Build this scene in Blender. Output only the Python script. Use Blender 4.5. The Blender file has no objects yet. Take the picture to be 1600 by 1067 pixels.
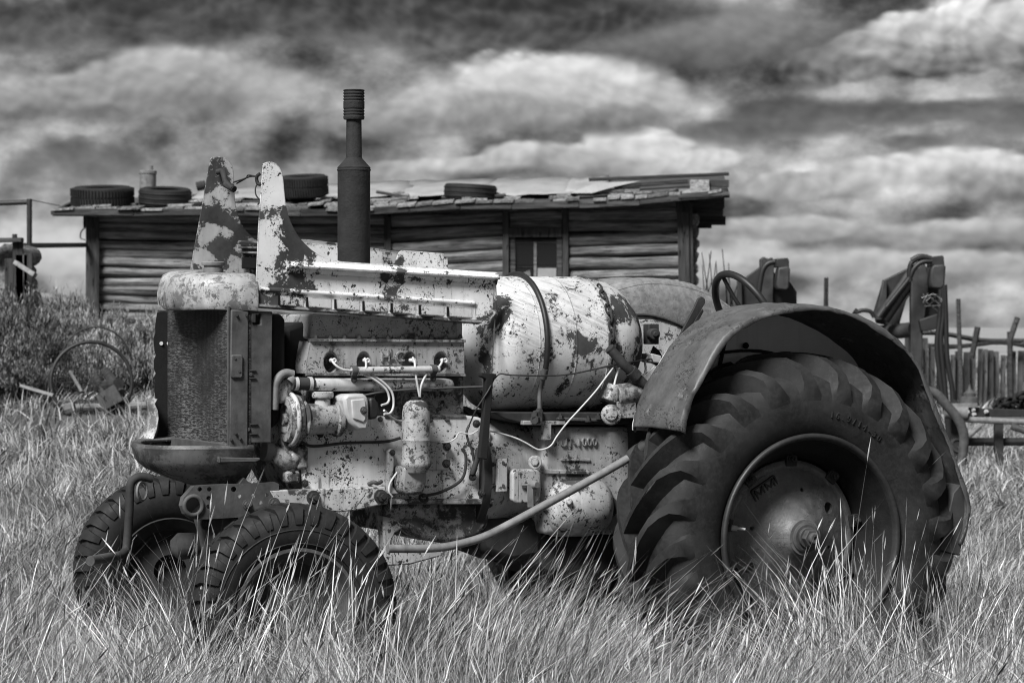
import bpy, bmesh, math, random
import numpy as np
from mathutils import Vector, Matrix

random.seed(7)
rng = np.random.default_rng(11)
sc = bpy.context.scene
C = sc.collection
R = math.radians

# ------------------------------------------------------------------ camera
CAMZ, FPX, HZ = 1.55, 4444.4, 515.0           # eye height (m), focal length in photo pixels, horizon row
cam = bpy.data.cameras.new('camera')
camo = bpy.data.objects.new('camera', cam)
C.objects.link(camo)
camo.location = (0, 0, CAMZ)
camo.rotation_euler = (R(90), 0, 0)
cam.lens, cam.sensor_width = 100.0, 36.0
cam.shift_y = -18.5 / 1600.0
cam.clip_start, cam.clip_end = 0.1, 9000
cam.dof.use_dof = True
cam.dof.focus_distance = 11.1
cam.dof.aperture_fstop = 9.0
sc.camera = camo

# ------------------------------------------------------------------ sky + sun
SUN_EL, SUN_AZ = R(47), R(210)                # azimuth clockwise from +Y: behind the camera, to the left
w = bpy.data.worlds.new('World')
sc.world = w
w.cycles.sampling_method = 'NONE'
w.use_nodes = True
wt = w.node_tree
wt.nodes.clear()
wl = wt.links


def wn(kind, **kw):
    n = wt.nodes.new(kind)
    for k, v in kw.items():
        if k.startswith('i_'):
            n.inputs[int(k[2:])].default_value = v
        else:
            setattr(n, k, v)
    return n


def wm(op, a, b=None, c=None, clamp=False):
    n = wt.nodes.new('ShaderNodeMath')
    n.operation = op
    n.use_clamp = clamp
    for i, q in enumerate((a, b, c)):
        if q is None:
            continue
        if isinstance(q, (int, float)):
            n.inputs[i].default_value = q
        else:
            wl.new(q, n.inputs[i])
    return n.outputs[0]


def wvec(x, y, z):
    n = wt.nodes.new('ShaderNodeCombineXYZ')
    for i, q in enumerate((x, y, z)):
        if isinstance(q, (int, float)):
            n.inputs[i].default_value = q
        else:
            wl.new(q, n.inputs[i])
    return n.outputs[0]


def wnoise(vec, scale, detail, rough, dist=0.0):
    n = wt.nodes.new('ShaderNodeTexNoise')
    wl.new(vec, n.inputs['Vector'])
    n.inputs['Scale'].default_value = scale
    n.inputs['Detail'].default_value = detail
    n.inputs['Roughness'].default_value = rough
    n.inputs['Distortion'].default_value = dist
    return n.outputs[0]


def wmap(v, a, b, c, d, smooth=True):
    n = wt.nodes.new('ShaderNodeMapRange')
    n.interpolation_type = 'SMOOTHSTEP' if smooth else 'LINEAR'
    wl.new(v, n.inputs[0])
    for i, q in enumerate((a, b, c, d)):
        n.inputs[i + 1].default_value = q
    return n.outputs[0]


sky = wn('ShaderNodeTexSky', sky_type='NISHITA', sun_disc=False, sun_elevation=SUN_EL, sun_rotation=SUN_AZ)
bw = wn('ShaderNodeRGBToBW')
wl.new(sky.outputs[0], bw.inputs[0])
tc = wn('ShaderNodeTexCoord')
sep = wn('ShaderNodeSeparateXYZ')
wl.new(tc.outputs['Generated'], sep.inputs[0])
DX, DY, DZ = sep.outputs
ZA = wm('ABSOLUTE', DZ)
# stretched direction space: clouds are wide and low near the horizon
zz = wm('MULTIPLY', ZA, 2.4)
base_v = wvec(DX, DY, zz)
n_warp = wnoise(base_v, 15, 3, 0.5)
n_warp2 = wnoise(wvec(wm('ADD', DX, 3.1), DY, zz), 15, 3, 0.5)
wx = wm('MULTIPLY', wm('SUBTRACT', n_warp, 0.5), 0.020)
wz = wm('MULTIPLY', wm('SUBTRACT', n_warp2, 0.5), 0.012)
PX, PZ = wm('ADD', DX, wx), wm('ADD', ZA, wz)
fy = wm('MAXIMUM', DY, 0.05)
sx = wm('DIVIDE', PX, fy)
sz = wm('DIVIDE', PZ, fy)
front = wmap(DY, 0.5, 0.9, 0, 1)
# billows: a height field lit from above
cv = wvec(DX, DY, wm('MULTIPLY', ZA, 1.55))
cv_up = wvec(wm('ADD', DX, -0.006), DY, wm('ADD', wm('MULTIPLY', ZA, 1.55), 0.016))
f1 = wnoise(cv, 18, 7, 0.54)
f1u = wnoise(cv_up, 18, 7, 0.54)
relief = wm('SUBTRACT', f1, f1u)
low = wnoise(wvec(DX, DY, wm('MULTIPLY', ZA, 4.0)), 6, 2, 0.45)
bright = wm('ADD', 0.50, wm('MULTIPLY', relief, 1.25))
bright = wm('ADD', bright, wm('MULTIPLY', wm('SUBTRACT', f1, 0.5), 0.26))
bright = wm('ADD', bright, wm('MULTIPLY', wm('SUBTRACT', low, 0.5), 0.26))
bright = wm('ADD', bright, wmap(ZA, 0.0, 0.13, 0.05, -0.08))
# the cloud banks of that day, painted far to near: lumpy crisp tops, soft flat bases
svec = wvec(sx, sz, 0)


def ell(mx, my, hw, hh):
    """squared distance from a cloud centre in units of its half axes"""
    v = wt.nodes.new('ShaderNodeVectorMath')
    v.operation = 'MULTIPLY_ADD'
    wl.new(svec, v.inputs[0])
    v.inputs[1].default_value = (FPX / hw, FPX / hh, 0)
    v.inputs[2].default_value = (-(mx - 800) / hw, -(HZ - my) / hh, 0)
    d = wt.nodes.new('ShaderNodeVectorMath')
    d.operation = 'DOT_PRODUCT'
    wl.new(v.outputs[0], d.inputs[0])
    wl.new(v.outputs[0], d.inputs[1])
    return d.outputs['Value']


def puff(dx, dz):
    v = wt.nodes.new('ShaderNodeTexVoronoi')
    v.voronoi_dimensions, v.feature, v.normalize = '2D', 'F1', True
    wl.new(wvec(wm('ADD', sx, dx), wm('MULTIPLY', wm('ADD', sz, dz), 1.35), 0), v.inputs['Vector'])
    v.inputs['Scale'].default_value, v.inputs['Detail'].default_value = 36, 2
    v.inputs['Roughness'].default_value, v.inputs['Lacunarity'].default_value = .60, 2.3
    return v.outputs['Distance']


p0_, p1_ = puff(0, 0), puff(.0020, -.0032)
billow = wm('MULTIPLY', wm('SUBTRACT', p1_, p0_), 1.6)
lump = wm('ADD', wm('MULTIPLY', wm('SUBTRACT', p0_, .30), 1.7), wm('MULTIPLY', wm('SUBTRACT', f1, .5), 2.4))
grain_ = wm('MULTIPLY', wm('SUBTRACT', f1, .5), .42)
# (lobes, base row, top row, tone at base, tone at top, edge crispness, base softness px, billow)
CLOUDS = [([(1380, 420, 300, 30), (1150, 410, 140, 22)], 446, 390, .50, .68, .7, 22, .20),
          ([(1250, 352, 130, 22), (1480, 362, 170, 26), (980, 372, 160, 16)], 392, 330, .42, .68, .6, 22, .22),
          ([(60, 400, 170, 50)], 450, 350, .60, .74, .9, 30, .12),
          ([(1290, 290, 110, 22), (1400, 276, 110, 28), (1500, 268, 90, 34), (1590, 285, 60, 34)], 322, 238, .40, .80, .45, 16, .34),
          ([(900, 252, 170, 24), (1000, 228, 80, 32), (1090, 246, 80, 20), (700, 262, 150, 18)], 285, 196, .52, .84, .45, 22, .30),
          ([(60, 266, 55, 26), (108, 254, 50, 34), (165, 264, 48, 26)], 300, 226, .44, .33, 1.1, 24, .16),
          ([(120, 150, 170, 44), (250, 125, 130, 52), (370, 140, 120, 36)], 205, 78, .40, .66, .7, 36, .22),
          ([(590, 196, 70, 26), (690, 172, 110, 50), (820, 150, 140, 62), (940, 152, 110, 56), (1025, 170, 50, 28)], 226, 88, .36, .86, .5, 18, .26),
          ([(1440, 226, 48, 13), (1497, 221, 42, 16)], 250, 202, .40, .36, 1.2, 20, .14),
          ([(1200, 205, 150, 22), (1400, 176, 240, 24), (1560, 190, 110, 34)], 228, 150, .42, .34, .7, 20, .14),
          ([(1285, 112, 52, 30), (1350, 92, 62, 40), (1425, 74, 80, 56), (1510, 52, 90, 62), (1590, 60, 70, 60)], 150, 8, .24, .84, .35, 20, .42),
          ([(1130, 60, 170, 60)], 130, 0, .36, .46, 1.1, 40, .12),
          ([(60, 30, 200, 55), (420, 22, 240, 46), (700, 30, 220, 56), (900, 20, 200, 36)], 92, 0, .36, .25, .8, 30, .26)]
for (lobes, rb, rt_, cb_, ct_, crisp, soft, bl_) in CLOUDS:
    dmin = None
    for (mx, my, hw, hh) in lobes:
        d2 = ell(mx, my, hw, hh)
        dmin = d2 if dmin is None else wm('SMOOTH_MIN', dmin, d2, .3)
    small = 2.0 if max(l_[2] for l_ in lobes) < 60 else 1.0
    alpha = wmap(wm('MULTIPLY_ADD', lump, small, dmin), 1.0 + crisp * .9, 1.0 - crisp * .9, 0, 1)
    alpha = wm('MULTIPLY', alpha, wmap(wm('ADD', sz, wm('MULTIPLY', grain_, .02)), (HZ - rb) / FPX, (HZ - rb + soft) / FPX, 0, 1))
    alpha = wm('MULTIPLY', alpha, front)
    tone = wmap(wm('ADD', sz, wm('MULTIPLY', grain_, .012)), (HZ - rb) / FPX, (HZ - rt_) / FPX, cb_, ct_, False)
    tone = wm('MULTIPLY_ADD', billow, bl_, wm('MULTIPLY_ADD', grain_, .45, tone))
    bright = wm('MULTIPLY_ADD', alpha, wm('SUBTRACT', tone, bright), bright)
bright = wm('MULTIPLY_ADD', wm('SUBTRACT', bright, .5), 1.22, .52)
bright = wm('SMOOTH_MAX', bright, 0.17, 0.10)
bright = wm('MINIMUM', bright, 1.0)
bright = wm('POWER', bright, 2.0)
skyval = wm('MULTIPLY', bright, wm('ADD', wm('MULTIPLY', bw.outputs[0], 0.10), 6.7))
bg = wn('ShaderNodeBackground')
bg.inputs['Strength'].default_value = 0.10
wl.new(skyval, bg.inputs['Color'])
wo = wn('ShaderNodeOutputWorld')
wl.new(bg.outputs[0], wo.inputs['Surface'])

sun = bpy.data.lights.new('sun', 'SUN')
sun.energy, sun.angle, sun.color = 4.6, R(20), (1, 1, 1)
suno = bpy.data.objects.new('sun', sun)
C.objects.link(suno)
sd = Vector((math.sin(SUN_AZ) * math.cos(SUN_EL), math.cos(SUN_AZ) * math.cos(SUN_EL), math.sin(SUN_EL)))
suno.rotation_euler = (-sd).to_track_quat('-Z', 'Y').to_euler()
suno.location = sd * 60

vs = sc.view_settings
vs.view_transform, vs.look, vs.gamma, vs.exposure = 'Standard', 'None', 1.0, 0.56
vs.use_curve_mapping = False
sc.cycles.use_denoising = True
sc.cycles.filter_width = 1.1
sc.cycles.use_adaptive_sampling = True
sc.cycles.adaptive_threshold = 0.02
sc.cycles.max_bounces = 3
sc.cycles.diffuse_bounces = 2
sc.cycles.transparent_max_bounces = 6

# the tractor's own axes (needed by its worn paint): x = towards its rear, -y = its near side, z = up
PSI = R(26.3)
cP, sP = math.cos(PSI), math.sin(PSI)
AX = (1264.5 - 800) / FPX * 11.4
OX, OY = AX - .8 * sP, 11.4 + .8 * cP


def t(x, y, v):
    """photo pixel measured on the tractor's lengthwise plane v metres left of its centreline"""
    k = (x - 800) / FPX
    Y = (v + OX * sP - OY * cP) / (k * sP - cP)
    X = k * Y
    return Vector(((X - OX) * cP + (Y - OY) * sP, -v, CAMZ - (y - HZ) / FPX * Y))


# ------------------------------------------------------------------ materials (a monochrome place)


class NT:
    def __init__(s, name):
        s.m = bpy.data.materials.new(name)
        s.m.use_nodes = True
        s.t = s.m.node_tree
        s.b = s.t.nodes['Principled BSDF']
        s.tc = s.t.nodes.new('ShaderNodeTexCoord').outputs['Object']

    def link(s, a, b):
        s.t.links.new(a, b)

    def math(s, op, a, b=None, clamp=False):
        n = s.t.nodes.new('ShaderNodeMath')
        n.operation, n.use_clamp = op, clamp
        for i, q in enumerate((a, b)):
            if q is None:
                continue
            if isinstance(q, (int, float)):
                n.inputs[i].default_value = q
            else:
                s.link(q, n.inputs[i])
        return n.outputs[0]

    def scale(s, vec, sx, sy, sz, off=None):
        n = s.t.nodes.new('ShaderNodeMapping')
        s.link(vec, n.inputs[0])
        n.inputs['Scale'].default_value = (sx, sy, sz)
        if off is not None:
            s.link(off, n.inputs['Location'])
        return n.outputs[0]

    def noise(s, sc_, det=6, rough=.6, vec=None, dist=0):
        n = s.t.nodes.new('ShaderNodeTexNoise')
        s.link(vec if vec is not None else s.tc, n.inputs['Vector'])
        n.inputs['Scale'].default_value, n.inputs['Detail'].default_value = sc_, det
        n.inputs['Roughness'].default_value, n.inputs['Distortion'].default_value = rough, dist
        return n.outputs[0]

    def rng(s, v, a, b, c=0., d=1.):
        n = s.t.nodes.new('ShaderNodeMapRange')
        s.link(v, n.inputs[0])
        for i, q in enumerate((a, b, c, d)):
            n.inputs[i + 1].default_value = q
        return n.outputs[0]

    def mix(s, f, a, b):
        n = s.t.nodes.new('ShaderNodeMix')
        n.data_type = 'FLOAT'
        for i, q in ((0, f), (2, a), (3, b)):
            if isinstance(q, (int, float)):
                n.inputs[i].default_value = q
            else:
                s.link(q, n.inputs[i])
        return n.outputs[0]

    def col(s, v):
        s.link(v, s.b.inputs['Base Color'])

    def rough(s, v):
        if isinstance(v, (int, float)):
            s.b.inputs['Roughness'].default_value = v
        else:
            s.link(v, s.b.inputs['Roughness'])

    def bump(s, h, st=.3, dist=.01):
        n = s.t.nodes.new('ShaderNodeBump')
        n.inputs['Strength'].default_value, n.inputs['Distance'].default_value = st, dist
        s.link(h, n.inputs['Height'])
        s.link(n.outputs[0], s.b.inputs['Normal'])

    def rand(s):
        return s.t.nodes.new('ShaderNodeObjectInfo').outputs['Random']

    def island(s):
        return s.t.nodes.new('ShaderNodeNewGeometry').outputs['Random Per Island']


def paint(name, light, thr, size=5., speck=.70, dark=(.010, .042), streak=.35, soft=.02, scratch=0., edge=.05, blobs=(), runs=.75, wear=1.0, grimy=.55):
    """old enamel: chipped off in patches and pin holes down to rust"""
    thr, speck, grimy = thr - .012, speck - .006, min(.8, grimy + .12)
    n = NT(name)
    a = n.noise(size, 9, .74, dist=.25)
    for (px_, py_, pv_, rad_, gain_) in blobs:
        d = n.t.nodes.new('ShaderNodeVectorMath')
        d.operation = 'DISTANCE'
        n.link(n.tc, d.inputs[0])
        d.inputs[1].default_value = t(px_, py_, pv_)
        a = n.math('ADD', a, n.rng(d.outputs['Value'], rad_, 0, 0, gain_))
    patch = n.rng(a, thr, thr + soft)
    lo = n.noise(size * .9, 3, .5, n.scale(n.tc, 1, 1, 1.3))
    sp = n.math('ADD', n.noise(52, 4, .6), n.math('MULTIPLY', n.math('SUBTRACT', lo, .5), .45))
    spk = n.rng(sp, speck, speck + .03)
    fine = n.rng(n.math('ADD', n.noise(150, 3, .6), n.math('MULTIPLY', n.math('SUBTRACT', lo, .5), .5)), speck + .02, speck + .06)
    spk = n.math('MAXIMUM', spk, fine)
    run = n.rng(n.noise(1.0, 4, .6, n.scale(n.tc, 55, 55, 2.6)), .60, .66)
    run = n.math('MULTIPLY', run, n.rng(n.noise(4.0, 3, .55), .50, .58))
    mask = n.math('MAXIMUM', n.math('MAXIMUM', patch, spk), n.math('MULTIPLY', run, runs))
    if wear:
        bv = n.t.nodes.new('ShaderNodeBevel')
        bv.samples = 3
        bv.inputs['Radius'].default_value = .009
        dt = n.t.nodes.new('ShaderNodeVectorMath')
        dt.operation = 'DOT_PRODUCT'
        n.link(bv.outputs[0], dt.inputs[0])
        n.link(n.t.nodes.new('ShaderNodeNewGeometry').outputs['Normal'], dt.inputs[1])
        ew = n.math('ADD', n.rng(dt.outputs['Value'], .99, .80, 0, .30), n.noise(30, 5, .65))
        mask = n.math('MAXIMUM', mask, n.math('MULTIPLY', n.rng(ew, .66, .72), wear))
    if scratch:
        sp3 = n.t.nodes.new('ShaderNodeSeparateXYZ')
        n.link(n.tc, sp3.inputs[0])
        cb3 = n.t.nodes.new('ShaderNodeCombineXYZ')
        slope = n.math('ADD', sp3.outputs[2], n.math('MULTIPLY', sp3.outputs[0], .45))
        n.link(n.math('MULTIPLY', sp3.outputs[0], 5.), cb3.inputs[0])
        n.link(n.math('MULTIPLY', sp3.outputs[1], 5.), cb3.inputs[1])
        n.link(n.math('MULTIPLY', slope, 75.), cb3.inputs[2])
        scr = n.rng(n.noise(1.3, 6, .75, cb3.outputs[0]), .48, .60)
        scr = n.math('MULTIPLY', scr, n.math('MULTIPLY', n.rng(n.noise(4.2, 4, .6), .42, .58), n.rng(sp3.outputs[2], 1.38, 1.62)))
        mask2 = n.math('MULTIPLY', scr, scratch)
    rust = n.mix(n.noise(70, 4, .7), dark[0], dark[1])
    rust = n.mix(n.rng(n.noise(9, 4, .6), .35, .7), rust, dark[1] * 1.5)
    st = n.rng(n.noise(1.0, 6, .65, n.scale(n.tc, 26, 26, 2.2)), .40, .68)
    dirt = n.rng(n.noise(11, 5, .65), .35, .75)
    body = n.mix(n.math('MULTIPLY', st, streak), light, light * .42)
    body = n.mix(n.math('MULTIPLY', dirt, .5), body, light * .62)
    grime = n.rng(n.noise(3.1, 6, .62), .40, .66)
    body = n.mix(n.math('MULTIPLY', grime, grimy), body, light * .40)
    # a thin stained rim round every chip
    rim = n.rng(a, thr - edge, thr)
    body = n.mix(n.math('MULTIPLY', rim, .40), body, light * .45)
    if scratch:
        body = n.mix(mask2, body, light * .38)
    n.col(n.mix(mask, body, rust))
    n.rough(n.mix(mask, .42, .92))
    n.b.inputs['Specular IOR Level'].default_value = .4
    grain = n.math('MULTIPLY', n.noise(160, 4, .6), .25)
    n.bump(n.math('ADD', n.math('MULTIPLY', mask, -.6), grain), .30, .004)
    return n.m


def metal(name, lo, hi, rough=.8, size=14., spec=.35, bumpv=.25, scr=0.):
    n = NT(name)
    a = n.rng(n.noise(size, 6, .65), .3, .72)
    b = n.noise(120, 5, .6)
    c = n.mix(a, lo, hi)
    c = n.mix(n.math('MULTIPLY', b, .5), c, hi * .7)
    st = n.rng(n.noise(1., 5, .6, n.scale(n.tc, 30, 30, 3)), .5, .75)
    c = n.mix(n.math('MULTIPLY', st, .4), c, lo * .7)
    if scr:
        for sz_, vec_ in ((9., (1, 1, 2.6)), (14., (2.2, 1, 1))):
            ln_ = n.math('ABSOLUTE', n.math('SUBTRACT', n.noise(sz_, 3, .6, n.scale(n.tc, *vec_)), .5))
            line = n.math('MULTIPLY', n.rng(ln_, .012, .003), n.rng(n.noise(6.5, 2, .5), .44, .52))
            c = n.mix(n.math('MULTIPLY', line, scr), c, lo * .25)
        wear = n.rng(n.noise(13, 7, .72), .60, .68)
        c = n.mix(n.math('MULTIPLY', wear, scr * .7), c, hi * 2.1)
    n.col(c)
    n.rough(n.rng(a, 0, 1, rough * .8, min(1, rough * 1.1)))
    n.b.inputs['Specular IOR Level'].default_value = spec
    n.bump(n.math('ADD', n.noise(90, 6, .65), n.math('MULTIPLY', a, .6)), bumpv, .004)
    return n.m


def rubber(name, lo=.014, hi=.055):
    n = NT(name)
    d = n.rng(n.noise(6, 8, .65), .35, .75)
    f = n.noise(55, 6, .65)
    c = n.mix(d, lo, hi)
    c = n.mix(n.math('MULTIPLY', n.rng(f, .45, .8), .5), c, hi * 1.3)
    n.col(c)
    n.rough(n.rng(f, .3, .7, .58, .85))
    n.b.inputs['Specular IOR Level'].default_value = .35
    vor = n.t.nodes.new('ShaderNodeTexVoronoi')
    vor.feature = 'DISTANCE_TO_EDGE'
    vor.inputs['Scale'].default_value = 22
    n.link(n.scale(n.tc, 1, 1, 1), vor.inputs['Vector'])
    crack = n.rng(vor.outputs['Distance'], 0, .03)
    n.bump(n.math('ADD', n.math('MULTIPLY', f, .7), n.math('MULTIPLY', crack, .25)), .22, .004)
    return n.m


def wood(name, lo, hi, axis='X', size=1., spread=.6):
    n = NT(name)
    r = n.rand()
    off = n.t.nodes.new('ShaderNodeCombineXYZ')
    for i in range(3):
        n.link(n.math('MULTIPLY', r, 37.3 + 11 * i), off.inputs[i])
    s = {'X': (1.1, 15, 15), 'Z': (15, 15, 1.1), 'Y': (15, 1.1, 15)}[axis]
    v = n.scale(n.tc, s[0] * size, s[1] * size, s[2] * size, off.outputs[0])
    g = n.noise(1.6, 10, .68, v, .4)
    gl = n.rng(n.noise(1.1, 4, .6, n.scale(n.tc, 1.5, 3, 3, off.outputs[0])), .3, .7)
    crack = n.rng(n.noise(2.6, 5, .7, n.scale(n.tc, s[0] * .7 * size, s[1] * 1.6 * size, s[2] * 1.6 * size, off.outputs[0])), .60, .66)
    c = n.mix(n.rng(g, .32, .70), lo, hi)
    c = n.mix(n.math('MULTIPLY', gl, .5), c, lo * 1.1)
    c = n.mix(n.math('MULTIPLY', crack, .8), c, lo * .3)
    c = n.math('MULTIPLY', c, n.rng(r, 0, 1, 1 - spread * .5, 1 + spread * .5))
    n.col(c)
    n.rough(.88)
    n.b.inputs['Specular IOR Level'].default_value = .25
    n.bump(n.math('SUBTRACT', g, n.math('MULTIPLY', crack, 1.5)), .8, .035)
    return n.m


def flat(name, v, rough=.7, spec=.4):
    n = NT(name)
    n.col(n.rng(n.noise(35, 6, .6), .25, .75, v * .65, v * 1.2))
    n.rough(rough)
    n.b.inputs['Specular IOR Level'].default_value = spec
    return n.m


def straw(name, lo, hi):
    n = NT(name)
    r = n.island()
    geo = n.t.nodes.new('ShaderNodeNewGeometry').outputs['Position']
    big = n.rng(n.noise(2.2, 4, .6, geo), .34, .66)
    c = n.mix(n.math('POWER', r, 1.8), lo, hi)
    c = n.math('MULTIPLY', c, n.rng(big, 0, 1, .30, 1.22))
    n.col(c)
    n.rough(.75)
    n.b.inputs['Specular IOR Level'].default_value = .25
    return n.m


M = {
    'hood': paint('hood paint', .76, .595, 9.0, .635, streak=.12, grimy=.15, blobs=[(452, 345, .27, .10, .20), (468, 375, .27, .12, .22), (455, 400, .27, .09, .16), (442, 452, .27, .11, .20), (470, 450, .27, .08, .08), (405, 470, .27, .10, .07), (600, 424, .27, .14, .05), (700, 432, .27, .12, .06), (432, 265, .27, .06, .08), (412, 330, .27, .05, .06), (760, 490, .27, .07, .08)] + [(470 + 26 * k_, 424 + 1.9 * k_, .275, .035, .075 + .03 * (k_ % 3)) for k_ in range(12)] + [(430 + 60 * k_, 445 + 4 * k_, .275, .04, .05 + .04 * (k_ % 2)) for k_ in range(6)]),
    'hood_rust': paint('hood paint rusting', .72, .52, 6.0, .66, streak=.2),
    'fin_far': paint('hood inner paint', .46, .535, 6.0, .66, streak=.4, blobs=[(335, 265, -.27, .09, .16), (322, 300, -.27, .06, .14), (348, 334, -.27, .08, .18), (325, 336, -.27, .06, .16), (352, 305, -.27, .055, -.16), (335, 362, -.27, .06, -.18), (318, 372, -.27, .05, -.14), (345, 388, -.27, .08, .18), (375, 370, -.27, .06, .12), (318, 405, -.27, .07, -.05)]),
    'nose': paint('nose paint', .52, .515, 15.0, .61, dark=(.025, .12), streak=.6, soft=.06, runs=.9),
    'engine': paint('engine paint', .56, .60, 10.0, .615, streak=.5),
    'crankcase': paint('crankcase paint', .74, .645, 8.0, .625, streak=.35, grimy=.25, blobs=[(735, 750, .22, .10, .10), (705, 760, .22, .09, .06), (480, 700, .22, .06, .06)]),
    'head': paint('cylinder head paint', .40, .585, 9.0, .62, streak=.45, soft=.06),
    'canister': paint('canister paint', .48, .555, 10., .61, streak=.7, soft=.05),
    'engine_grimy': paint('grimy engine paint', .40, .495, 8.0, .60, streak=.7, soft=.07),
    'case': paint('gearbox paint', .52, .595, 7.0, .635, streak=.75, blobs=[(893, 755, .25, .12, .09), (890, 715, .25, .06, .06)]),
    'tank': paint('gas tank paint', .62, .58, 8.5, .64, streak=.1, runs=.0, grimy=.25, scratch=1.0, blobs=[(905, 535, .27, .07, .06), (850, 560, .27, .05, .05), (810, 600, .27, .05, .07), (870, 600, .27, .06, .05), (780, 470, .2, .07, .08), (765, 500, .2, .12, .12), (762, 555, .2, .10, .09), (915, 545, .27, .10, .09), (860, 535, .27, .08, .07), (845, 612, .26, .10, .06), (792, 600, .26, .06, .08), (952, 500, .2, .06, .09)]),
    'tank_end': paint('tank end paint', .70, .515, 8.5, .66, streak=.3),
    'cast_front': paint('front casting paint', .17, .50, 8.0, .62, dark=(.015, .05), streak=.5, soft=.08),
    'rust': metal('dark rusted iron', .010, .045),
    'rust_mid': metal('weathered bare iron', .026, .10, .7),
    'rust_light': metal('pale weathered iron', .075, .24, .65),
    'black': metal('sooty black iron', .004, .013, .85),
    'stack': metal('exhaust iron', .011, .034, .85, 20, .25, .6),
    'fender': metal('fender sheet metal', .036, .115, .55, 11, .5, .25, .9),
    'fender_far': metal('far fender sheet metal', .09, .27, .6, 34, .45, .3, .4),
    'fender_in': metal('fender inner face', .02, .06, .75, 5, .35, .12),
    'fender_lit': metal('lit fender panel', .62, .80, .6, 4, .4, .1),  # near white, stands in for light that misses the inner plate
    'disc': metal('cast wheel disc', .045, .15, .5, 16, .5, .5, .5),
    'rim': metal('wheel rim', .005, .018, .7, 10, .2, .3),
    'flange': metal('rim flange', .009, .032, .55, 10, .45, .2),
    'alu': metal('dull aluminium', .34, .55, .38, 12, .6, .15),
    'rubber': rubber('old tractor rubber', .006, .030),
    'rubber_dark': rubber('old tyre rubber', .005, .018),
    'hose': flat('black rubber hose', .015, .5),
    'wire': flat('white lead', .5, .55),
    'wire_dark': flat('thin dark wire', .03, .6),
    'porcelain': flat('white porcelain', .7, .3),
    'gap_black': flat('black gap colour', .006, .9, .1),
    'log': wood('weathered log', .03, .44, 'X'),
    'post': wood('weathered post', .018, .085, 'Z'),
    'board': wood('roof board', .015, .11, 'X'),
    'shingle': wood('grey shingle', .06, .42, 'Y', spread=1.1),
    'picket': wood('fence slab', .022, .14, 'Z', spread=.9),
    'sheet': metal('roof sheet metal', .20, .36, .6, 2.5, .4, .1),
    'straw': straw('dry grass', .07, .95),
    'straw_far': straw('far dry grass', .10, .66),
    'sage': straw('sagebrush leaf', .025, .36),
    'twig': flat('sagebrush stem', .05, .9),
    'loader': metal('loader steel', .007, .028, .6, 6, .45, .15),
    'loader_pale': metal('loader worn steel', .014, .05, .6, 8, .45, .15),
    'pale_wood': wood('pale bleached wood', .12, .34, 'X'),
}
g_ = NT('glass pane')
g_.b.inputs['Base Color'].default_value = (.01, .01, .01, 1)
g_.b.inputs['Roughness'].default_value = .08
M['glass'] = g_.m

g_ = NT('radiator core')
fx = g_.rng(g_.noise(1.2, 4, .7, g_.scale(g_.tc, 20, 24, 210)), .47, .56)
fy_ = g_.rng(g_.noise(2.5, 5, .6), .38, .62)
wv = g_.t.nodes.new('ShaderNodeTexWave')
wv.bands_direction = 'Y'
wv.inputs['Scale'].default_value = 26
g_.link(g_.tc, wv.inputs[0])
core = g_.mix(g_.math('MULTIPLY', fx, fy_), .010, .17)
core = g_.math('MULTIPLY', core, g_.rng(wv.outputs[1], 0, 1, .55, 1.1))
g_.col(core)
g_.rough(.7)
g_.bump(g_.math('ADD', wv.outputs[1], fx), .6, .004)
M['core'] = g_.m

g_ = NT('dry soil and thatch')
spos = g_.t.nodes.new('ShaderNodeSeparateXYZ')
g_.link(g_.tc, spos.inputs[0])
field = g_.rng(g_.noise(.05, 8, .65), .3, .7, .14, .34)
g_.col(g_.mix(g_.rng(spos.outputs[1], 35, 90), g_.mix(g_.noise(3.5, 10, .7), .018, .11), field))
g_.rough(.95)
g_.bump(g_.noise(14, 8, .7), .6, .05)
M['soil'] = g_.m

# ------------------------------------------------------------------ mesh building


def frame_of(ax):
    ax = Vector(ax).normalized()
    up = Vector((0, 0, 1)) if abs(ax.z) < .9 else Vector((1, 0, 0))
    a = ax.cross(up).normalized()
    return a, ax.cross(a).normalized(), ax


def catmull(pts, k=6):
    P = [Vector(p) for p in pts]
    if len(P) < 3:
        return P
    P = [P[0] * 2 - P[1]] + P + [P[-1] * 2 - P[-2]]
    out = []
    for i in range(1, len(P) - 2):
        for j in range(k):
            t = j / k
            a, b, c, d = P[i - 1], P[i], P[i + 1], P[i + 2]
            out.append(.5 * ((2 * b) + (c - a) * t + (2 * a - 5 * b + 4 * c - d) * t * t + (3 * b - a - 3 * c + d) * t ** 3))
    out.append(P[-2])
    return out


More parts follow.
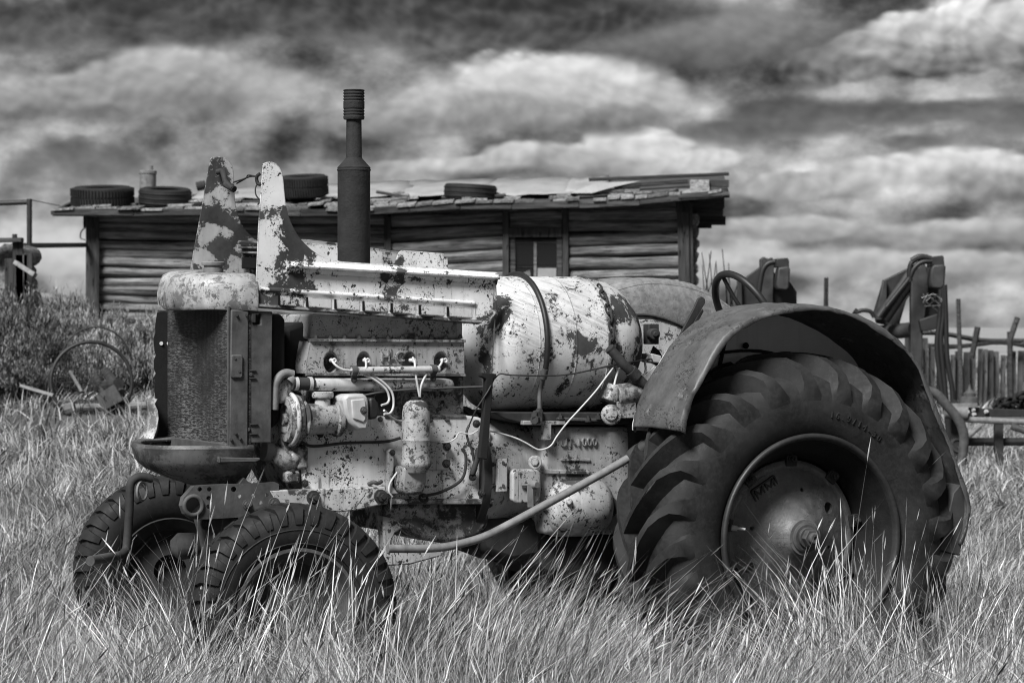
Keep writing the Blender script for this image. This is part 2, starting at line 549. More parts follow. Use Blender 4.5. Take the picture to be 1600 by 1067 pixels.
class MB:
    def __init__(s):
        s.V, s.F, s.I = [], [], []

    def add(s, v, f, mi=0):
        o = len(s.V)
        s.V += [tuple(p) for p in v]
        s.F += [tuple(i + o for i in q) for q in f]
        s.I += [mi] * len(f)
        return s

    def hexa(s, p, mi=0):
        return s.add(p, [(0, 3, 2, 1), (4, 5, 6, 7), (0, 1, 5, 4), (1, 2, 6, 5), (2, 3, 7, 6), (3, 0, 4, 7)], mi)

    def box(s, c, d, rot=None, mi=0):
        h = Vector(d) / 2
        m = rot if rot is not None else Matrix.Identity(3)
        q = [(-1, -1, -1), (1, -1, -1), (1, 1, -1), (-1, 1, -1), (-1, -1, 1), (1, -1, 1), (1, 1, 1), (-1, 1, 1)]
        return s.hexa([Vector(c) + m @ Vector((a * h.x, b * h.y, e * h.z)) for a, b, e in q], mi)

    def bar(s, p0, p1, wd, th, side=(0, 1, 0), mi=0):
        """rectangular bar from p0 to p1: wd along `side`, th across"""
        p0, p1 = Vector(p0), Vector(p1)
        ax = (p1 - p0).normalized()
        sd_ = Vector(side)
        sd_ = (sd_ - ax * sd_.dot(ax)).normalized()
        n = ax.cross(sd_)
        a, b = sd_ * wd / 2, n * th / 2
        return s.hexa([p0 - a - b, p0 + a - b, p0 + a + b, p0 - a + b, p1 - a - b, p1 + a - b, p1 + a + b, p1 - a + b], mi)

    def prism(s, poly, off, mi=0):
        n = len(poly)
        off = Vector(off)
        v = [Vector(p) for p in poly] + [Vector(p) + off for p in poly]
        f = [tuple(range(n)), tuple(range(2 * n - 1, n - 1, -1))] + [(i, i + n, (i + 1) % n + n, (i + 1) % n) for i in range(n)]
        return s.add(v, f, mi)

    def lathe(s, o, ax, prof, n=24, cap=True, mi=0, a0=0, a1=None, el=1.0):
        """prof: (distance along axis, radius)"""
        a, b, c = frame_of(ax)
        o = Vector(o)
        full = a1 is None
        m = n if full else n + 1
        v, f = [], []
        for h, r in prof:
            for j in range(m):
                t = (2 * math.pi * j / n) if full else a0 + (a1 - a0) * j / n
                v.append(o + c * h + (a * math.cos(t) + b * math.sin(t) * el) * r)
        for i in range(len(prof) - 1):
            for j in range(m if full else m - 1):
                k = (j + 1) % m
                f.append((i * m + j, i * m + k, (i + 1) * m + k, (i + 1) * m + j))
        if cap and full:
            if prof[0][1] > 1e-5:
                f.append(tuple(range(m - 1, -1, -1)))
            if prof[-1][1] > 1e-5:
                f.append(tuple((len(prof) - 1) * m + j for j in range(m)))
        return s.add(v, f, mi)

    def cyl(s, p0, p1, r0, r1=None, n=16, mi=0):
        p0, p1 = Vector(p0), Vector(p1)
        d = p1 - p0
        return s.lathe(p0, d, [(0, r0), (d.length, r0 if r1 is None else r1)], n, True, mi)

    def tube(s, pts, r, n=8, smooth=6, mi=0, taper=None):
        P = catmull(pts, smooth) if smooth else [Vector(p) for p in pts]
        v, f = [], []
        prev = None
        for i, p in enumerate(P):
            d = (P[min(i + 1, len(P) - 1)] - P[max(i - 1, 0)]).normalized()
            if prev is None:
                a, b, _ = frame_of(d)
            else:
                a = (prev - d * prev.dot(d)).normalized()
                b = d.cross(a)
            prev = a
            rr = r if taper is None else r + (taper - r) * i / (len(P) - 1)
            for j in range(n):
                t = 2 * math.pi * j / n
                v.append(p + (a * math.cos(t) + b * math.sin(t)) * rr)
        for i in range(len(P) - 1):
            for j in range(n):
                k = (j + 1) % n
                f.append((i * n + j, i * n + k, (i + 1) * n + k, (i + 1) * n + j))
        f.append(tuple(range(n - 1, -1, -1)))
        f.append(tuple((len(P) - 1) * n + j for j in range(n)))
        return s.add(v, f, mi)

    def torus(s, c, ax, RR, r, n=32, m=8, e1=None, stretch=1.0, mi=0):
        a, b, q = frame_of(ax)
        if e1 is not None:
            a = Vector(e1).normalized()
            b = q.cross(a)
        c = Vector(c)
        v, f = [], []
        for i in range(n):
            t = 2 * math.pi * i / n
            e = a * math.cos(t) * stretch + b * math.sin(t)
            d = (a * math.cos(t) + b * math.sin(t)).normalized()
            for j in range(m):
                p = 2 * math.pi * j / m
                v.append(c + e * RR + (d * math.cos(p) + q * math.sin(p)) * r)
        for i in range(n):
            for j in range(m):
                f.append((i * m + j, ((i + 1) % n) * m + j, ((i + 1) % n) * m + (j + 1) % m, i * m + (j + 1) % m))
        return s.add(v, f, mi)

    def bolt(s, p, ax, r=.014, mi=0):
        p, ax = Vector(p), Vector(ax).normalized()
        s.cyl(p, p + ax * r * .35, r * 1.35, n=14, mi=mi)
        s.cyl(p + ax * r * .35, p + ax * r * 1.3, r, n=6, mi=mi)
        return s.cyl(p + ax * r * 1.3, p + ax * r * 2.0, r * .5, n=8, mi=mi)

    def grid(s, rows, mi=0, closed=False):
        m = len(rows[0])
        v = [p for r in rows for p in r]
        f = []
        for i in range(len(rows) - 1):
            for j in range(m if closed else m - 1):
                k = (j + 1) % m
                f.append((i * m + j, i * m + k, (i + 1) * m + k, (i + 1) * m + j))
        return s.add(v, f, mi)

    def build(s, name, mat, parent=None, loc=None, smooth=32, bevel=0, solid=0, cut=None, recalc=True, segs=2):
        me = bpy.data.meshes.new(name)
        me.from_pydata(s.V, [], s.F)
        mats = mat if isinstance(mat, (list, tuple)) else [mat]
        for k in mats:
            me.materials.append(M[k] if isinstance(k, str) else k)
        if len(mats) > 1:
            me.polygons.foreach_set('material_index', s.I)
        if recalc:
            bm = bmesh.new()
            bm.from_mesh(me)
            bmesh.ops.recalc_face_normals(bm, faces=bm.faces)
            bm.to_mesh(me)
            bm.free()
        o = bpy.data.objects.new(name, me)
        C.objects.link(o)
        if cut:
            for cm in cut:
                co = cm.build('cutter', mats[-1])
                md = o.modifiers.new('b', 'BOOLEAN')
                md.operation, md.object, md.solver = 'DIFFERENCE', co, 'EXACT'
                dg = bpy.context.evaluated_depsgraph_get()
                nm = bpy.data.meshes.new_from_object(o.evaluated_get(dg))
                o.modifiers.clear()
                o.data = nm
                nm.name = name
                bpy.data.objects.remove(co)
            me = o.data
        if smooth:
            me.polygons.foreach_set('use_smooth', [True] * len(me.polygons))
            me.set_sharp_from_angle(angle=R(smooth))
        if solid:
            md = o.modifiers.new('solid', 'SOLIDIFY')
            md.thickness, md.offset = solid, 0
        if bevel:
            md = o.modifiers.new('bevel', 'BEVEL')
            md.width, md.segments, md.limit_method, md.angle_limit = bevel, segs, 'ANGLE', R(40)
            md.harden_normals = False
        if parent is not None:
            o.parent = parent
        if loc is not None:
            o.location = loc
        return o


def tag(o, label=None, cat=None, group=None, kind=None):
    for k, v in (('label', label), ('category', cat), ('group', group), ('kind', kind)):
        if v:
            o[k] = v
    return o


def empty(name, loc=(0, 0, 0), rz=0):
    o = bpy.data.objects.new(name, None)
    C.objects.link(o)
    o.location, o.rotation_euler = loc, (0, 0, rz)
    o.empty_display_size = .2
    return o


def letters(txt, size, depth):
    cu = bpy.data.curves.new('t', 'FONT')
    cu.body, cu.size, cu.extrude = txt, size, depth / 2
    cu.align_x, cu.align_y = 'CENTER', 'CENTER'
    cu.resolution_u = 3
    o = bpy.data.objects.new('t', cu)
    C.objects.link(o)
    dg = bpy.context.evaluated_depsgraph_get()
    me = bpy.data.meshes.new_from_object(o.evaluated_get(dg))
    v = [p.co.copy() for p in me.vertices]
    f = [tuple(p.vertices) for p in me.polygons]
    bpy.data.objects.remove(o)
    bpy.data.meshes.remove(me)
    return v, f


def put_text(mb, txt, size, depth, pos, right, up, mi=0):
    v, f = letters(txt, size, depth)
    right, up = Vector(right).normalized(), Vector(up).normalized()
    n = right.cross(up)
    mb.add([Vector(pos) + right * p.x + up * p.y + n * p.z for p in v], f, mi)


def world(x, y, Y):
    """photo pixel at a chosen depth -> place in the world"""
    return Vector(((x - 800) / FPX * Y, Y, CAMZ - (y - HZ) / FPX * Y))


# ------------------------------------------------------------------ ground
def ss(a, b, x):
    t = np.clip((x - a) / (b - a), 0, 1)
    return t * t * (3 - 2 * t)


def gz(x, y):
    x, y = np.asarray(x, float), np.asarray(y, float)
    z = .80 * ss(13, 31, y) * ss(2.2, -2.5, x)
    z = z + .11 * np.exp(-(((x + .9) / 1.1) ** 2 + ((y - 11.0) / 1.4) ** 2))
    z = z + .11 * np.exp(-(((x - 1.2) / 1.5) ** 2 + ((y - 11.3) / 1.5) ** 2))
    z = z + .03 * np.sin(x * 1.7 + y * .6) * np.cos(y * .9 - x * .4) + .05 * np.sin(x * .31 + 1) * np.cos(y * .23)
    return z - .02


xs = np.concatenate([[-2500, -900, -300, -120, -60, -30], np.linspace(-18, 18, 90), [30, 60, 120, 300, 900, 2500]])
ys = np.concatenate([[-400, -60, -10, 2], np.linspace(5, 24, 70), np.linspace(25, 75, 50), [100, 160, 300, 800, 2000, 5000]])
XX, YY = np.meshgrid(xs, ys)
near = ss(140, 60, np.abs(XX)) * ss(200, 90, YY)
ZZ = np.where(near > 0, gz(XX, YY) * near, 0)
gm = MB()
gm.grid([[(XX[i, j], YY[i, j], ZZ[i, j]) for j in range(len(xs))] for i in range(len(ys))])
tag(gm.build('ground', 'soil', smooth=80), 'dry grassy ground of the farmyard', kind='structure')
# ================================================================== THE TRACTOR
# local axes: x = towards the tractor's rear, -y = its near (left) side, z = up
TR = empty('tractor', (OX, OY, 0), PSI)
tag(TR, 'derelict old farm tractor with peeling pale paint and bare engine in the grass', 'tractor')
NEAR, FWD, UP = Vector((0, -1, 0)), Vector((-1, 0, 0)), Vector((0, 0, 1))


def tp(pts, v):
    return [t(x, y, v) for x, y in pts]


def slab(name, pts, v, v2, mat, parent=TR, bevel=.004, cut=None, extra=None, smooth=32):
    m = MB().prism(tp(pts, v), (0, v - v2, 0))
    if extra:
        extra(m)
    return m.build(name, mat, parent, bevel=bevel, cut=cut, smooth=smooth)


def rod(name, pts, r, mat, parent=TR, n=10, smooth=6):
    return MB().tube([t(*p) for p in pts], r, n, smooth).build(name, mat, parent, smooth=60)


def bolts(name, pts, r, mat='rust', parent=TR, ax=NEAR):
    for q in pts:
        MB().bolt(t(*q), ax, r).build(name, mat, parent, smooth=30)


# ---- wheels -------------------------------------------------------
def revolve(prof, n, sgn):
    """prof (r, w): ring about the local y axis; outward w -> -y for sgn=+1"""
    rows = []
    for i in range(n + 1):
        a = 2 * math.pi * i / n
        rows.append([(r * math.cos(a), -w * sgn, r * math.sin(a)) for r, w in prof])
    return rows


def ring(mb, prof, n, sgn, closed=False, mi=0):
    m = len(prof)
    v = []
    for i in range(n):
        a = 2 * math.pi * i / n
        v += [(r * math.cos(a), -w * sgn, r * math.sin(a)) for r, w in prof]
    f = []
    for i in range(n):
        for j in range(m if closed else m - 1):
            k = (j + 1) % m
            f.append((i * m + j, ((i + 1) % n) * m + j, ((i + 1) % n) * m + k, i * m + k))
    mb.add(v, f, mi)


def rear_wheel(loc, sgn):
    rim = MB()
    ring(rim, [(.307, -.03), (.318, -.02), (.318, .03), (.335, .06), (.345, .10), (.372, .135), (.388, .168), (.398, .190), (.408, .197), (.417, .194), (.416, .180), (.404, .155), (.40, .12),
               (.36, .09), (.35, -.16), (.40, -.19), (.405, -.175), (.34, -.14), (.30, -.06)], 72, sgn, True)
    ro = rim.build('rear_wheel', 'rim', TR, loc, smooth=40)
    fl_ = MB()
    ring(fl_, [(.392, .178), (.396, .196), (.405, .204), (.414, .203), (.420, .194), (.418, .182)], 96, sgn, True)
    fl_.build('rim_flange', 'flange', ro, smooth=60)
    ty = MB()
    prof = [(.398, .150), (.412, .172), (.43, .186), (.47, .203), (.52, .209), (.565, .207), (.600, .196), (.628, .178), (.650, .148), (.664, .105), (.672, .06), (.675, 0)]
    prof = prof + [(r, -w_) for r, w_ in prof[-2::-1]]
    ring(ty, prof, 144, sgn)
    # lugs: curved bars from the crown to the shoulder and down the side wall
    top = [(.744, -.022, 23.5), (.745, .02, 19.0), (.743, .06, 14.6), (.738, .10, 10.0), (.727, .14, 5.6), (.699, .170, 2.2), (.670, .194, 0.0), (.628, .210, -1.0), (.585, .213, -1.6), (.530, .204, -1.9)]
    bot = [(.668, -.022, 0), (.670, .02, 0), (.669, .06, 0), (.662, .10, 0), (.650, .14, 0), (.636, .162, 0), (.622, .174, 0), (.60, .195, 0), (.57, .200, 0), (.54, .202, 0)]
    hw_t = [.018, .018, .018, .019, .020, .021, .022, .029, .038, .047]
    hw_b = [.030, .032, .034, .036, .038, .041, .044, .050, .056, .062]
    NL = 24
    for side in (1, -1):
        for k in range(NL):
            a0 = 360 / NL * (k + (.5 if side < 0 else 0)) + 3.0
            v = []
            for (r, w_, da), (rb, wb, _), ht, hb in zip(top, bot, hw_t, hw_b):
                for rr, ww, hh, sg in ((rb, wb, hb, -1), (r, w_, ht, -1), (r, w_, ht, 1), (rb, wb, hb, 1)):
                    a = R(a0 + da) + sg * hh / rr
                    v.append((rr * math.cos(a), -ww * side * sgn, rr * math.sin(a)))
            n = len(top)
            f = [(0, 1, 2, 3), (4 * n - 1, 4 * n - 2, 4 * n - 3, 4 * n - 4)]
            for i in range(n - 1):
                for j in range(3):
                    f.append((i * 4 + j, i * 4 + j + 1, i * 4 + j + 5, i * 4 + j + 4))
            ty.add(v, f)
    # moulded size and name marks on the side wall
    if sgn > 0:
        txt = '16.9/14-30'
        for i, ch in enumerate(txt):
            a = R(80.5 - i * 3.15)
            v, f = letters(ch, .036, .006)
            e, up = Vector((math.sin(a), 0, -math.cos(a))), Vector((math.cos(a), 0, math.sin(a)))
            ty.add([up * .50 + Vector((0, -.2085, 0)) + e * p.x + up * p.y + Vector((0, -p.z, 0)) for p in v], f)
    ty.build('tyre', 'rubber', ro, smooth=38)
    # cast disc with a cone to the hub
    d = MB()
    ring(d, [(.306, .005), (.306, .022), (.294, .030), (.280, .030), (.272, .024), (.20, .050), (.14, .080), (.10, .105), (.078, .125), (.072, .14), (.060, .14), (.06, -.02), (.306, -.02)], 72, sgn, True)
    cuts = []

    def on_disc(px, py, out=.05):
        p = t(px, py, loc_v + out)
        return Vector((p.x - loc[0], 0, p.z - loc[2]))
    loc_v = -loc[1] if sgn > 0 else .62
    if sgn > 0:
        c = MB()
        for hx, hy, hr in ((1293, 793, .024), (1173, 887, .024), (1251, 765, .0085), (1174, 825, .0085), (1290, 854, .0085), (1228, 905, .0085)):
            q = on_disc(hx, hy, .045)
            c.cyl((q.x, .2, q.z), (q.x, -.2, q.z), hr, n=20)
        cuts = [c]
    do = d.build('wheel_disc', 'disc', ro, smooth=40, cut=cuts)
    if sgn > 0:
        em = MB()
        q = on_disc(1198, 767, .045)
        rt, upv = Vector((.866, 0, .5)), Vector((-.42, 0, .90))
        pos = Vector((q.x, -.034, q.z))
        tilt = Vector((0, -1, 0))
        for a_, b_ in (((-.060, -.034), (.060, -.034)), ((.060, -.034), (.060, .034)), ((.060, .034), (-.060, .034)), ((-.060, .034), (-.060, -.034))):
            em.bar(pos + rt * a_[0] + upv * a_[1], pos + rt * b_[0] + upv * b_[1], .016, .006, (0, 1, 0))
        put_text(em, 'MM', .070, .018, pos, rt, upv)
        em.build('cast_emblem', 'rust', ro)
        em = MB()
        for i, ch in enumerate('STD'):
            a = R(-62 + i * 8)
            v, f = letters(ch, .035, .02)
            e, up = Vector((-math.sin(a), 0, math.cos(a))), Vector((-math.cos(a), 0, -math.sin(a)))
            em.add([Vector((.225 * math.cos(a), -.044, .225 * math.sin(a))) + e * p.x + up * p.y + Vector((0, -p.z, 0)) for p in v], f)
        em.build('cast_letters', 'rust', ro)
    hb = MB()
    o = Vector((0, -.135 * sgn, 0))
    ax = Vector((0, -sgn, 0))
    hb.lathe(o, ax, [(0, .060), (.012, .062), (.018, .052)], 32)
    hb.cyl(o + ax * .018, o + ax * .032, .042, n=24)
    hb.cyl(o + ax * .032, o + ax * .062, .036, n=6)
    hb.lathe(o + ax * .062, ax, [(0, .024), (.016, .024), (.020, .018), (.020, .008), (.012, .007)], 20)
    hb.build('hub_nut', 'rust_mid', ro, smooth=30, bevel=.002)
    for k in range(9):
        a = R(10 + 40 * k)
        p = Vector((.312 * math.cos(a), 0, .312 * math.sin(a)))
        cl = MB()
        e = Vector((math.cos(a), 0, math.sin(a)))
        tn = Vector((-math.sin(a), 0, math.cos(a)))
        cl.bar(p - e * .03 + ax * .028, p + e * .022 + ax * .034, .05, .02, tn)
        cl.bolt(p + ax * .044, ax, .014)
        cl.build('rim_clamp', 'rust', ro, smooth=30, bevel=.002)
    if sgn > 0:
        vs_ = MB()
        q = on_disc(1151, 826, .12)
        vs_.tube([(q.x - .01, -.11, q.z + .004), (q.x + .02, -.125, q.z), (q.x + .032, -.135, q.z - .002)], .006, 8, 3)
        vs_.cyl((q.x - .014, -.105, q.z + .004), (q.x + .004, -.117, q.z + .002), .011, n=10)
        vs_.build('valve_stem', 'alu', ro)
    return ro


rear_wheel(Vector((0, -.63, .716)), 1)
rear_wheel(Vector((0, .63, .80)), -1)


def front_wheel(loc, sgn, steer):
    rim = MB()
    ring(rim, [(.20, .055), (.208, .088), (.220, .106), (.232, .106), (.232, .094), (.216, .07), (.19, .045), (.185, -.06), (.22, -.092), (.226, -.086), (.20, -.055), (.17, -.03), (.17, .02)], 48, sgn, True)
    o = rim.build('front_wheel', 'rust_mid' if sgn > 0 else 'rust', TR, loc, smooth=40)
    o.rotation_euler = (0, 0, steer)
    ty = MB()
    prof = [(.212, .075), (.228, .090), (.25, .104), (.285, .112), (.315, .112), (.342, .106), (.366, .092), (.380, .055), (.384, 0)]
    prof = prof + [(r, -w_) for r, w_ in prof[-2::-1]]
    ring(ty, prof, 96, sgn)
    NB = 36
    for side in (1, -1):
        for k in range(NB):
            a0 = 2 * math.pi * (k + (.5 if side < 0 else 0)) / NB
            top = [(.394, .012), (.393, .05), (.386, .086), (.366, .109), (.340, .117), (.322, .117)]
            bot = [(.362, .012), (.360, .05), (.350, .080), (.338, .096), (.325, .104), (.318, .108)]
            hw = [.0235, .0235, .022, .018, .016, .014]
            sk = [.045, .03, .0, -.0, 0, 0]
            v = []
            for (r, w_), (rb, wb), h, s_ in zip(top, bot, hw, sk):
                for rr, ww, hh, sg in ((rb, wb, h * 1.15, -1), (r, w_, h, -1), (r, w_, h, 1), (rb, wb, h * 1.15, 1)):
                    a = a0 + s_ + sg * hh / .39
                    v.append((rr * math.cos(a), -ww * side * sgn, rr * math.sin(a)))
            n = len(top)
            f = [(0, 1, 2, 3), (4 * n - 1, 4 * n - 2, 4 * n - 3, 4 * n - 4)]
            for i in range(n - 1):
                for j in range(3):
                    f.append((i * 4 + j, i * 4 + j + 1, i * 4 + j + 5, i * 4 + j + 4))
            ty.add(v, f)
    for k in range(24):      # crown blocks
        a = 2 * math.pi * k / 24
        ty.box((.374 * math.cos(a), 0, .374 * math.sin(a)), (.036, .05, .06), Matrix.Rotation(-a, 3, 'Y'))
    ring(ty, [(.298, .1125), (.301, .1155), (.304, .1125)], 72, sgn)
    ring(ty, [(.246, .104), (.249, .1085), (.252, .106)], 72, sgn)
    ty.build('tyre', 'rubber_dark', o, smooth=38)
    d = MB()
    ring(d, [(.205, .05), (.17, .018), (.13, .012), (.09, .03), (.072, .045), (.068, .045), (.068, -.01), (.2, .0)], 48, sgn, True)
    d.build('wheel_disc', 'rust', o, smooth=40)
    h = MB()
    ax = Vector((0, -sgn, 0))
    h.lathe(ax * .04, ax, [(0, .068), (.012, .066), (.014, .048), (.06, .044), (.072, .036), (.076, 0)], 24)
    for k in range(6):
        a = 2 * math.pi * k / 6
        h.bolt(Vector((.10 * math.cos(a), 0, .10 * math.sin(a))) + ax * .022, ax, .011)
    h.build('hub', 'rust', o, smooth=40)
    return o


p = t(466, 951, .56)
front_wheel(Vector((p.x, p.y + .06, p.z)), 1, R(-9))
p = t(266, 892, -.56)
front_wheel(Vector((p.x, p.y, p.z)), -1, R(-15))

# ---- rear fenders ------------------------------------------------
FEN = [(1062, 673), (1063, 659), (1074, 625), (1096, 580), (1130, 527), (1175, 497), (1220, 481), (1257, 477), (1306, 482), (1351, 497), (1392, 524), (1430, 561), (1449, 602), (1471, 662),
       (1490, 707), (1505, 752), (1514, 787), (1512, 825), (1503, 850)]
prof_f = [t(x, y, .83) for x, y in FEN]
prof_s = catmull([(q.x, 0, q.z) for q in prof_f], 4)


def fender(name, sgn, dz, v_in, v_out, mats, arc_to=1.0):
    n = len(prof_s)
    dent = [[random.gauss(0, .0016) for _ in range(8)] for _ in range(n)]
    m = MB()
    rows = []
    cen = Vector((.05, 0, .72))
    for i, q in enumerate(prof_s):
        o_ = (q - cen).normalized()
        row = []
        for vv, drop in ((v_out + .012, .022), (v_out + .006, .004), (v_out, 0), (v_out - .1, -.004), ((v_in + v_out) / 2, -.008), (v_in + .06, -.004), (v_in + .02, .008), (v_in, .032)):
            p_ = q - o_ * (drop + dent[i][len(row)] + .004 * math.sin(i * .55 + len(row)))
            row.append((p_.x, -sgn * vv, p_.z + dz))
        rows.append(row)
    m.grid(rows)
    o = m.build(name, mats[0], TR, smooth=50, solid=.005)
    # inner side plate closing the arch
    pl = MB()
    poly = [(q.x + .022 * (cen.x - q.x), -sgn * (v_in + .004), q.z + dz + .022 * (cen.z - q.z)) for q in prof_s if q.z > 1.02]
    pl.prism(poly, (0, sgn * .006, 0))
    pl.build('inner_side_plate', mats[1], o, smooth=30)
    rb = MB()
    for us in (-.30, -.24):
        rb.tube([(us, -sgn * (v_in + .012), 1.05 + dz), (us + .02, -sgn * (v_in + .012), 1.30 + dz), (us + .07, -sgn * (v_in + .014), 1.52 + dz)], .008, 6, 5)
    rb.tube([(-.5, -sgn * (v_in + .012), 1.38 + dz), (-.2, -sgn * (v_in + .012), 1.455 + dz), (.1, -sgn * (v_in + .012), 1.44 + dz), (.45, -sgn * (v_in + .012), 1.25 + dz)], .007, 6, 6)
    rb.build('pressed_rib', mats[2], o, smooth=60)
    return o


fn = fender('rear_fender', 1, 0, .42, .83, ('fender', 'fender_lit', 'rust'))
for ii in (0, 1):                                   # strap across the underside at the back
    a_, b_ = t(1396, 598 + 14 * ii, .45), t(1446, 588 + 14 * ii, .82)
    MB().tube([a_, (a_ * .5 + b_ * .5) + Vector((0.01, 0, .018)), b_], .009, 6, 5).build('stiffening_strap', 'rust', fn, smooth=60)
bx = MB().prism(tp([(1468, 859), (1500, 868), (1514, 790), (1505, 752), (1490, 770), (1480, 815)], .80), (0, .30, 0))
bx.build('fender_foot', 'fender_in', fn, bevel=.004)
bl = MB()
bl.bolt(t(1165, 540, .44), NEAR, .010)
bl.build('bolt', 'black', fn)
# the far fender shows its rounded inner face above the gas tank
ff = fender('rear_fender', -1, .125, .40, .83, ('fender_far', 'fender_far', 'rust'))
fl = MB()
rows = []
for q in prof_s:
    if q.z < 1.0:
        continue
    cen = Vector((.05, 0, .72))
    o_ = (q - cen).normalized()
    rows.append([((q - o_ * d_).x, vv, (q - o_ * d_).z + .125) for vv, d_ in ((.50, -.006), (.46, -.004), (.42, .008), (.395, .03), (.38, .07), (.375, .12), (.372, .28))])
fl.grid(rows)
fl.build('rounded_flank', 'fender_far', ff, smooth=60, solid=.004)
MB().tube([t(988, 492, -.37), t(1020, 494, -.37), t(1060, 507, -.37), t(1095, 528, -.37)], .007, 6, 5).build('pressed_rib', 'rust', ff, smooth=60)

slab('lower_panel', [(984, 500), (1020, 499), (1058, 511), (1088, 531), (1075, 600), (975, 606)], -.362, -.368, 'engine', ff, bevel=.003)

# ---- hood ---------------------------------------------------------
FIN = [(411, 256), (420, 253), (431, 255.5), (439, 265), (443, 280), (445.5, 308), (449, 330), (456, 350), (466, 368), (478, 382), (492, 394), (510, 403), (535, 409)]
near_panel = FIN + [(600, 413), (700, 420), (775, 427), (777, 470), (775, 490), (768, 499), (752, 503), (600, 492), (470, 482), (402, 477), (400, 440), (404, 350)]
near_panel = [(p_.x, p_.z) for p_ in catmull([(x_, 0, y_) for x_, y_ in FIN], 3)] + near_panel[len(FIN):]
hp = slab('hood_side_panel', near_panel, .272, .266, 'hood', bevel=.002)
hp['label'] = 'chipped pale hood side panel with upright fin and a row of louvres'
rustp = MB()
# upper ledge, rolled out over the side
lead = [(447, 409), (775, 428)]
a0, b0 = t(447, 408, .272), t(776, 427, .272)


def sweep(name, p0, p1, sec, mat, parent, cap=True, smooth=50):
    m = MB()
    k = len(sec)
    v = [Vector(p0) + Vector((0, -dv, dz)) for dv, dz in sec] + [Vector(p1) + Vector((0, -dv, dz)) for dv, dz in sec]
    f = [(i, (i + 1) % k, (i + 1) % k + k, i + k) for i in range(k)] + [tuple(range(k)), tuple(range(2 * k - 1, k - 1, -1))]
    m.add(v, f)
    return m.build(name, mat, parent, smooth=smooth)


sweep('rolled_ledge', a0, b0, [(-.004, .004), (.014, -.001), (.026, -.009), (.032, -.018), (.030, -.024), (.024, -.026), (.012, -.026), (.004, -.046), (-.004, -.046)], 'hood', hp)
a1, b1 = t(406, 452, .272), t(741, 474, .272)
sweep('pressed_rib', a1, b1, [(0, .011), (.008, .007), (.011, 0), (.008, -.007), (0, -.011)], 'hood', hp)
sweep('lower_lip', t(402, 477, .272), t(752, 503, .272), [(-.004, .006), (.008, .006), (.010, -.004), (-.03, -.010), (-.03, -.004)], 'engine_grimy', hp)
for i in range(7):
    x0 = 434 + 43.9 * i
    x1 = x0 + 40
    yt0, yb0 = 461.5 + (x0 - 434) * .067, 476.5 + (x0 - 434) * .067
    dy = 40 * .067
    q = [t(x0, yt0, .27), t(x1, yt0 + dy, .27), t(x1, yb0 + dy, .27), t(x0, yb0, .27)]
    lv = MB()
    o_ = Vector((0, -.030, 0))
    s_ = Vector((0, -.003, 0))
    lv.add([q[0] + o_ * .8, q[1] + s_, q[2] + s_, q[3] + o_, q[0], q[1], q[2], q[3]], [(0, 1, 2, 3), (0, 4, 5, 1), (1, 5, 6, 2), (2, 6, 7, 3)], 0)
    lv.add([q[0] + o_ * .8, q[3] + o_, q[3], q[0]], [(0, 1, 2, 3)], 1)  # closed end face coloured black, standing for the shade inside the slot
    lv.build('louvre', ['hood', 'gap_black'], hp, smooth=20)
slab('hood_top_tab', [(610, 415), (617, 411), (620, 403), (623, 395), (628, 391), (694, 396), (694, 421)], .262, .256, 'hood_rust', bevel=.002)
# the bent bottom corner at the rear
sweep('rear_corner_stay', t(773, 500, .262), t(768, 588, .28), [(-.006, 0), (0, .006), (.006, 0), (0, -.006)], 'rust_mid', TR)

FIN_FAR = [(330, 246), (346, 245), (357, 250), (364, 262), (366, 285), (368, 318), (373, 338), (381, 356), (398, 374)]
far_panel = [(p_.x, p_.z) for p_ in catmull([(x_, 0, y_) for x_, y_ in FIN_FAR], 3)] + [(440, 374), (478, 374), (530, 380), (612, 392), (700, 402), (700, 470), (300, 460), (298, 419), (305, 380), (316, 320), (326, 262)]
fp = slab('hood_side_panel', far_panel, -.272, -.278, 'fin_far', bevel=.002)
fp['label'] = 'far hood side panel with fin, its inner face rusty'
slab('inner_strip', [(470, 379), (530, 384), (612, 395), (700, 405), (700, 440), (470, 430)], -.262, -.266, 'hood', fp, bevel=.003)
for k in range(3):
    sweep('louvre', t(372, 378 + 8 * k, -.26), t(404, 379 + 8 * k, -.26), [(0, .006), (.012, .002), (.014, -.004), (0, -.006)], 'engine_grimy', fp)
slab('vent_screen', [(378, 402), (404, 402), (404, 420), (378, 420)], -.255, -.262, 'black', fp)
br = MB()
br.tube([t(339, 269, -.26), t(347, 268, -.24), t(350, 275, -.20), t(353, 285, -.17), t(364, 295, -.12)], .012, 8, 5)
br.tube([t(352, 288, -.17), t(366, 296, -.12)], .014, 8, 0)
br.build('fin_bracket', 'rust', fp, smooth=60)
hk = MB()
hk.tube([t(406, 272, .25), t(402, 275, .24), t(401, 281, .235), t(404, 288, .24), t(411, 287, .258)], .007, 8, 5)
hk.build('fin_hook', 'rust', hp, smooth=60)
rod('tie_wire', [(365, 285, -.12), (378, 281, 0), (392, 276, .12), (402, 276, .235)], .0035, 'rust', n=5)
rod('tie_wire', [(370, 287, -.1), (384, 279, .05), (388, 274, .09), (402, 276, .235)], .003, 'rust', n=5)
rod('tie_wire', [(402, 287, .235), (399, 295, .24), (400, 305, .245), (406, 314, .25), (403, 320, .26)], .003, 'rust', n=5)

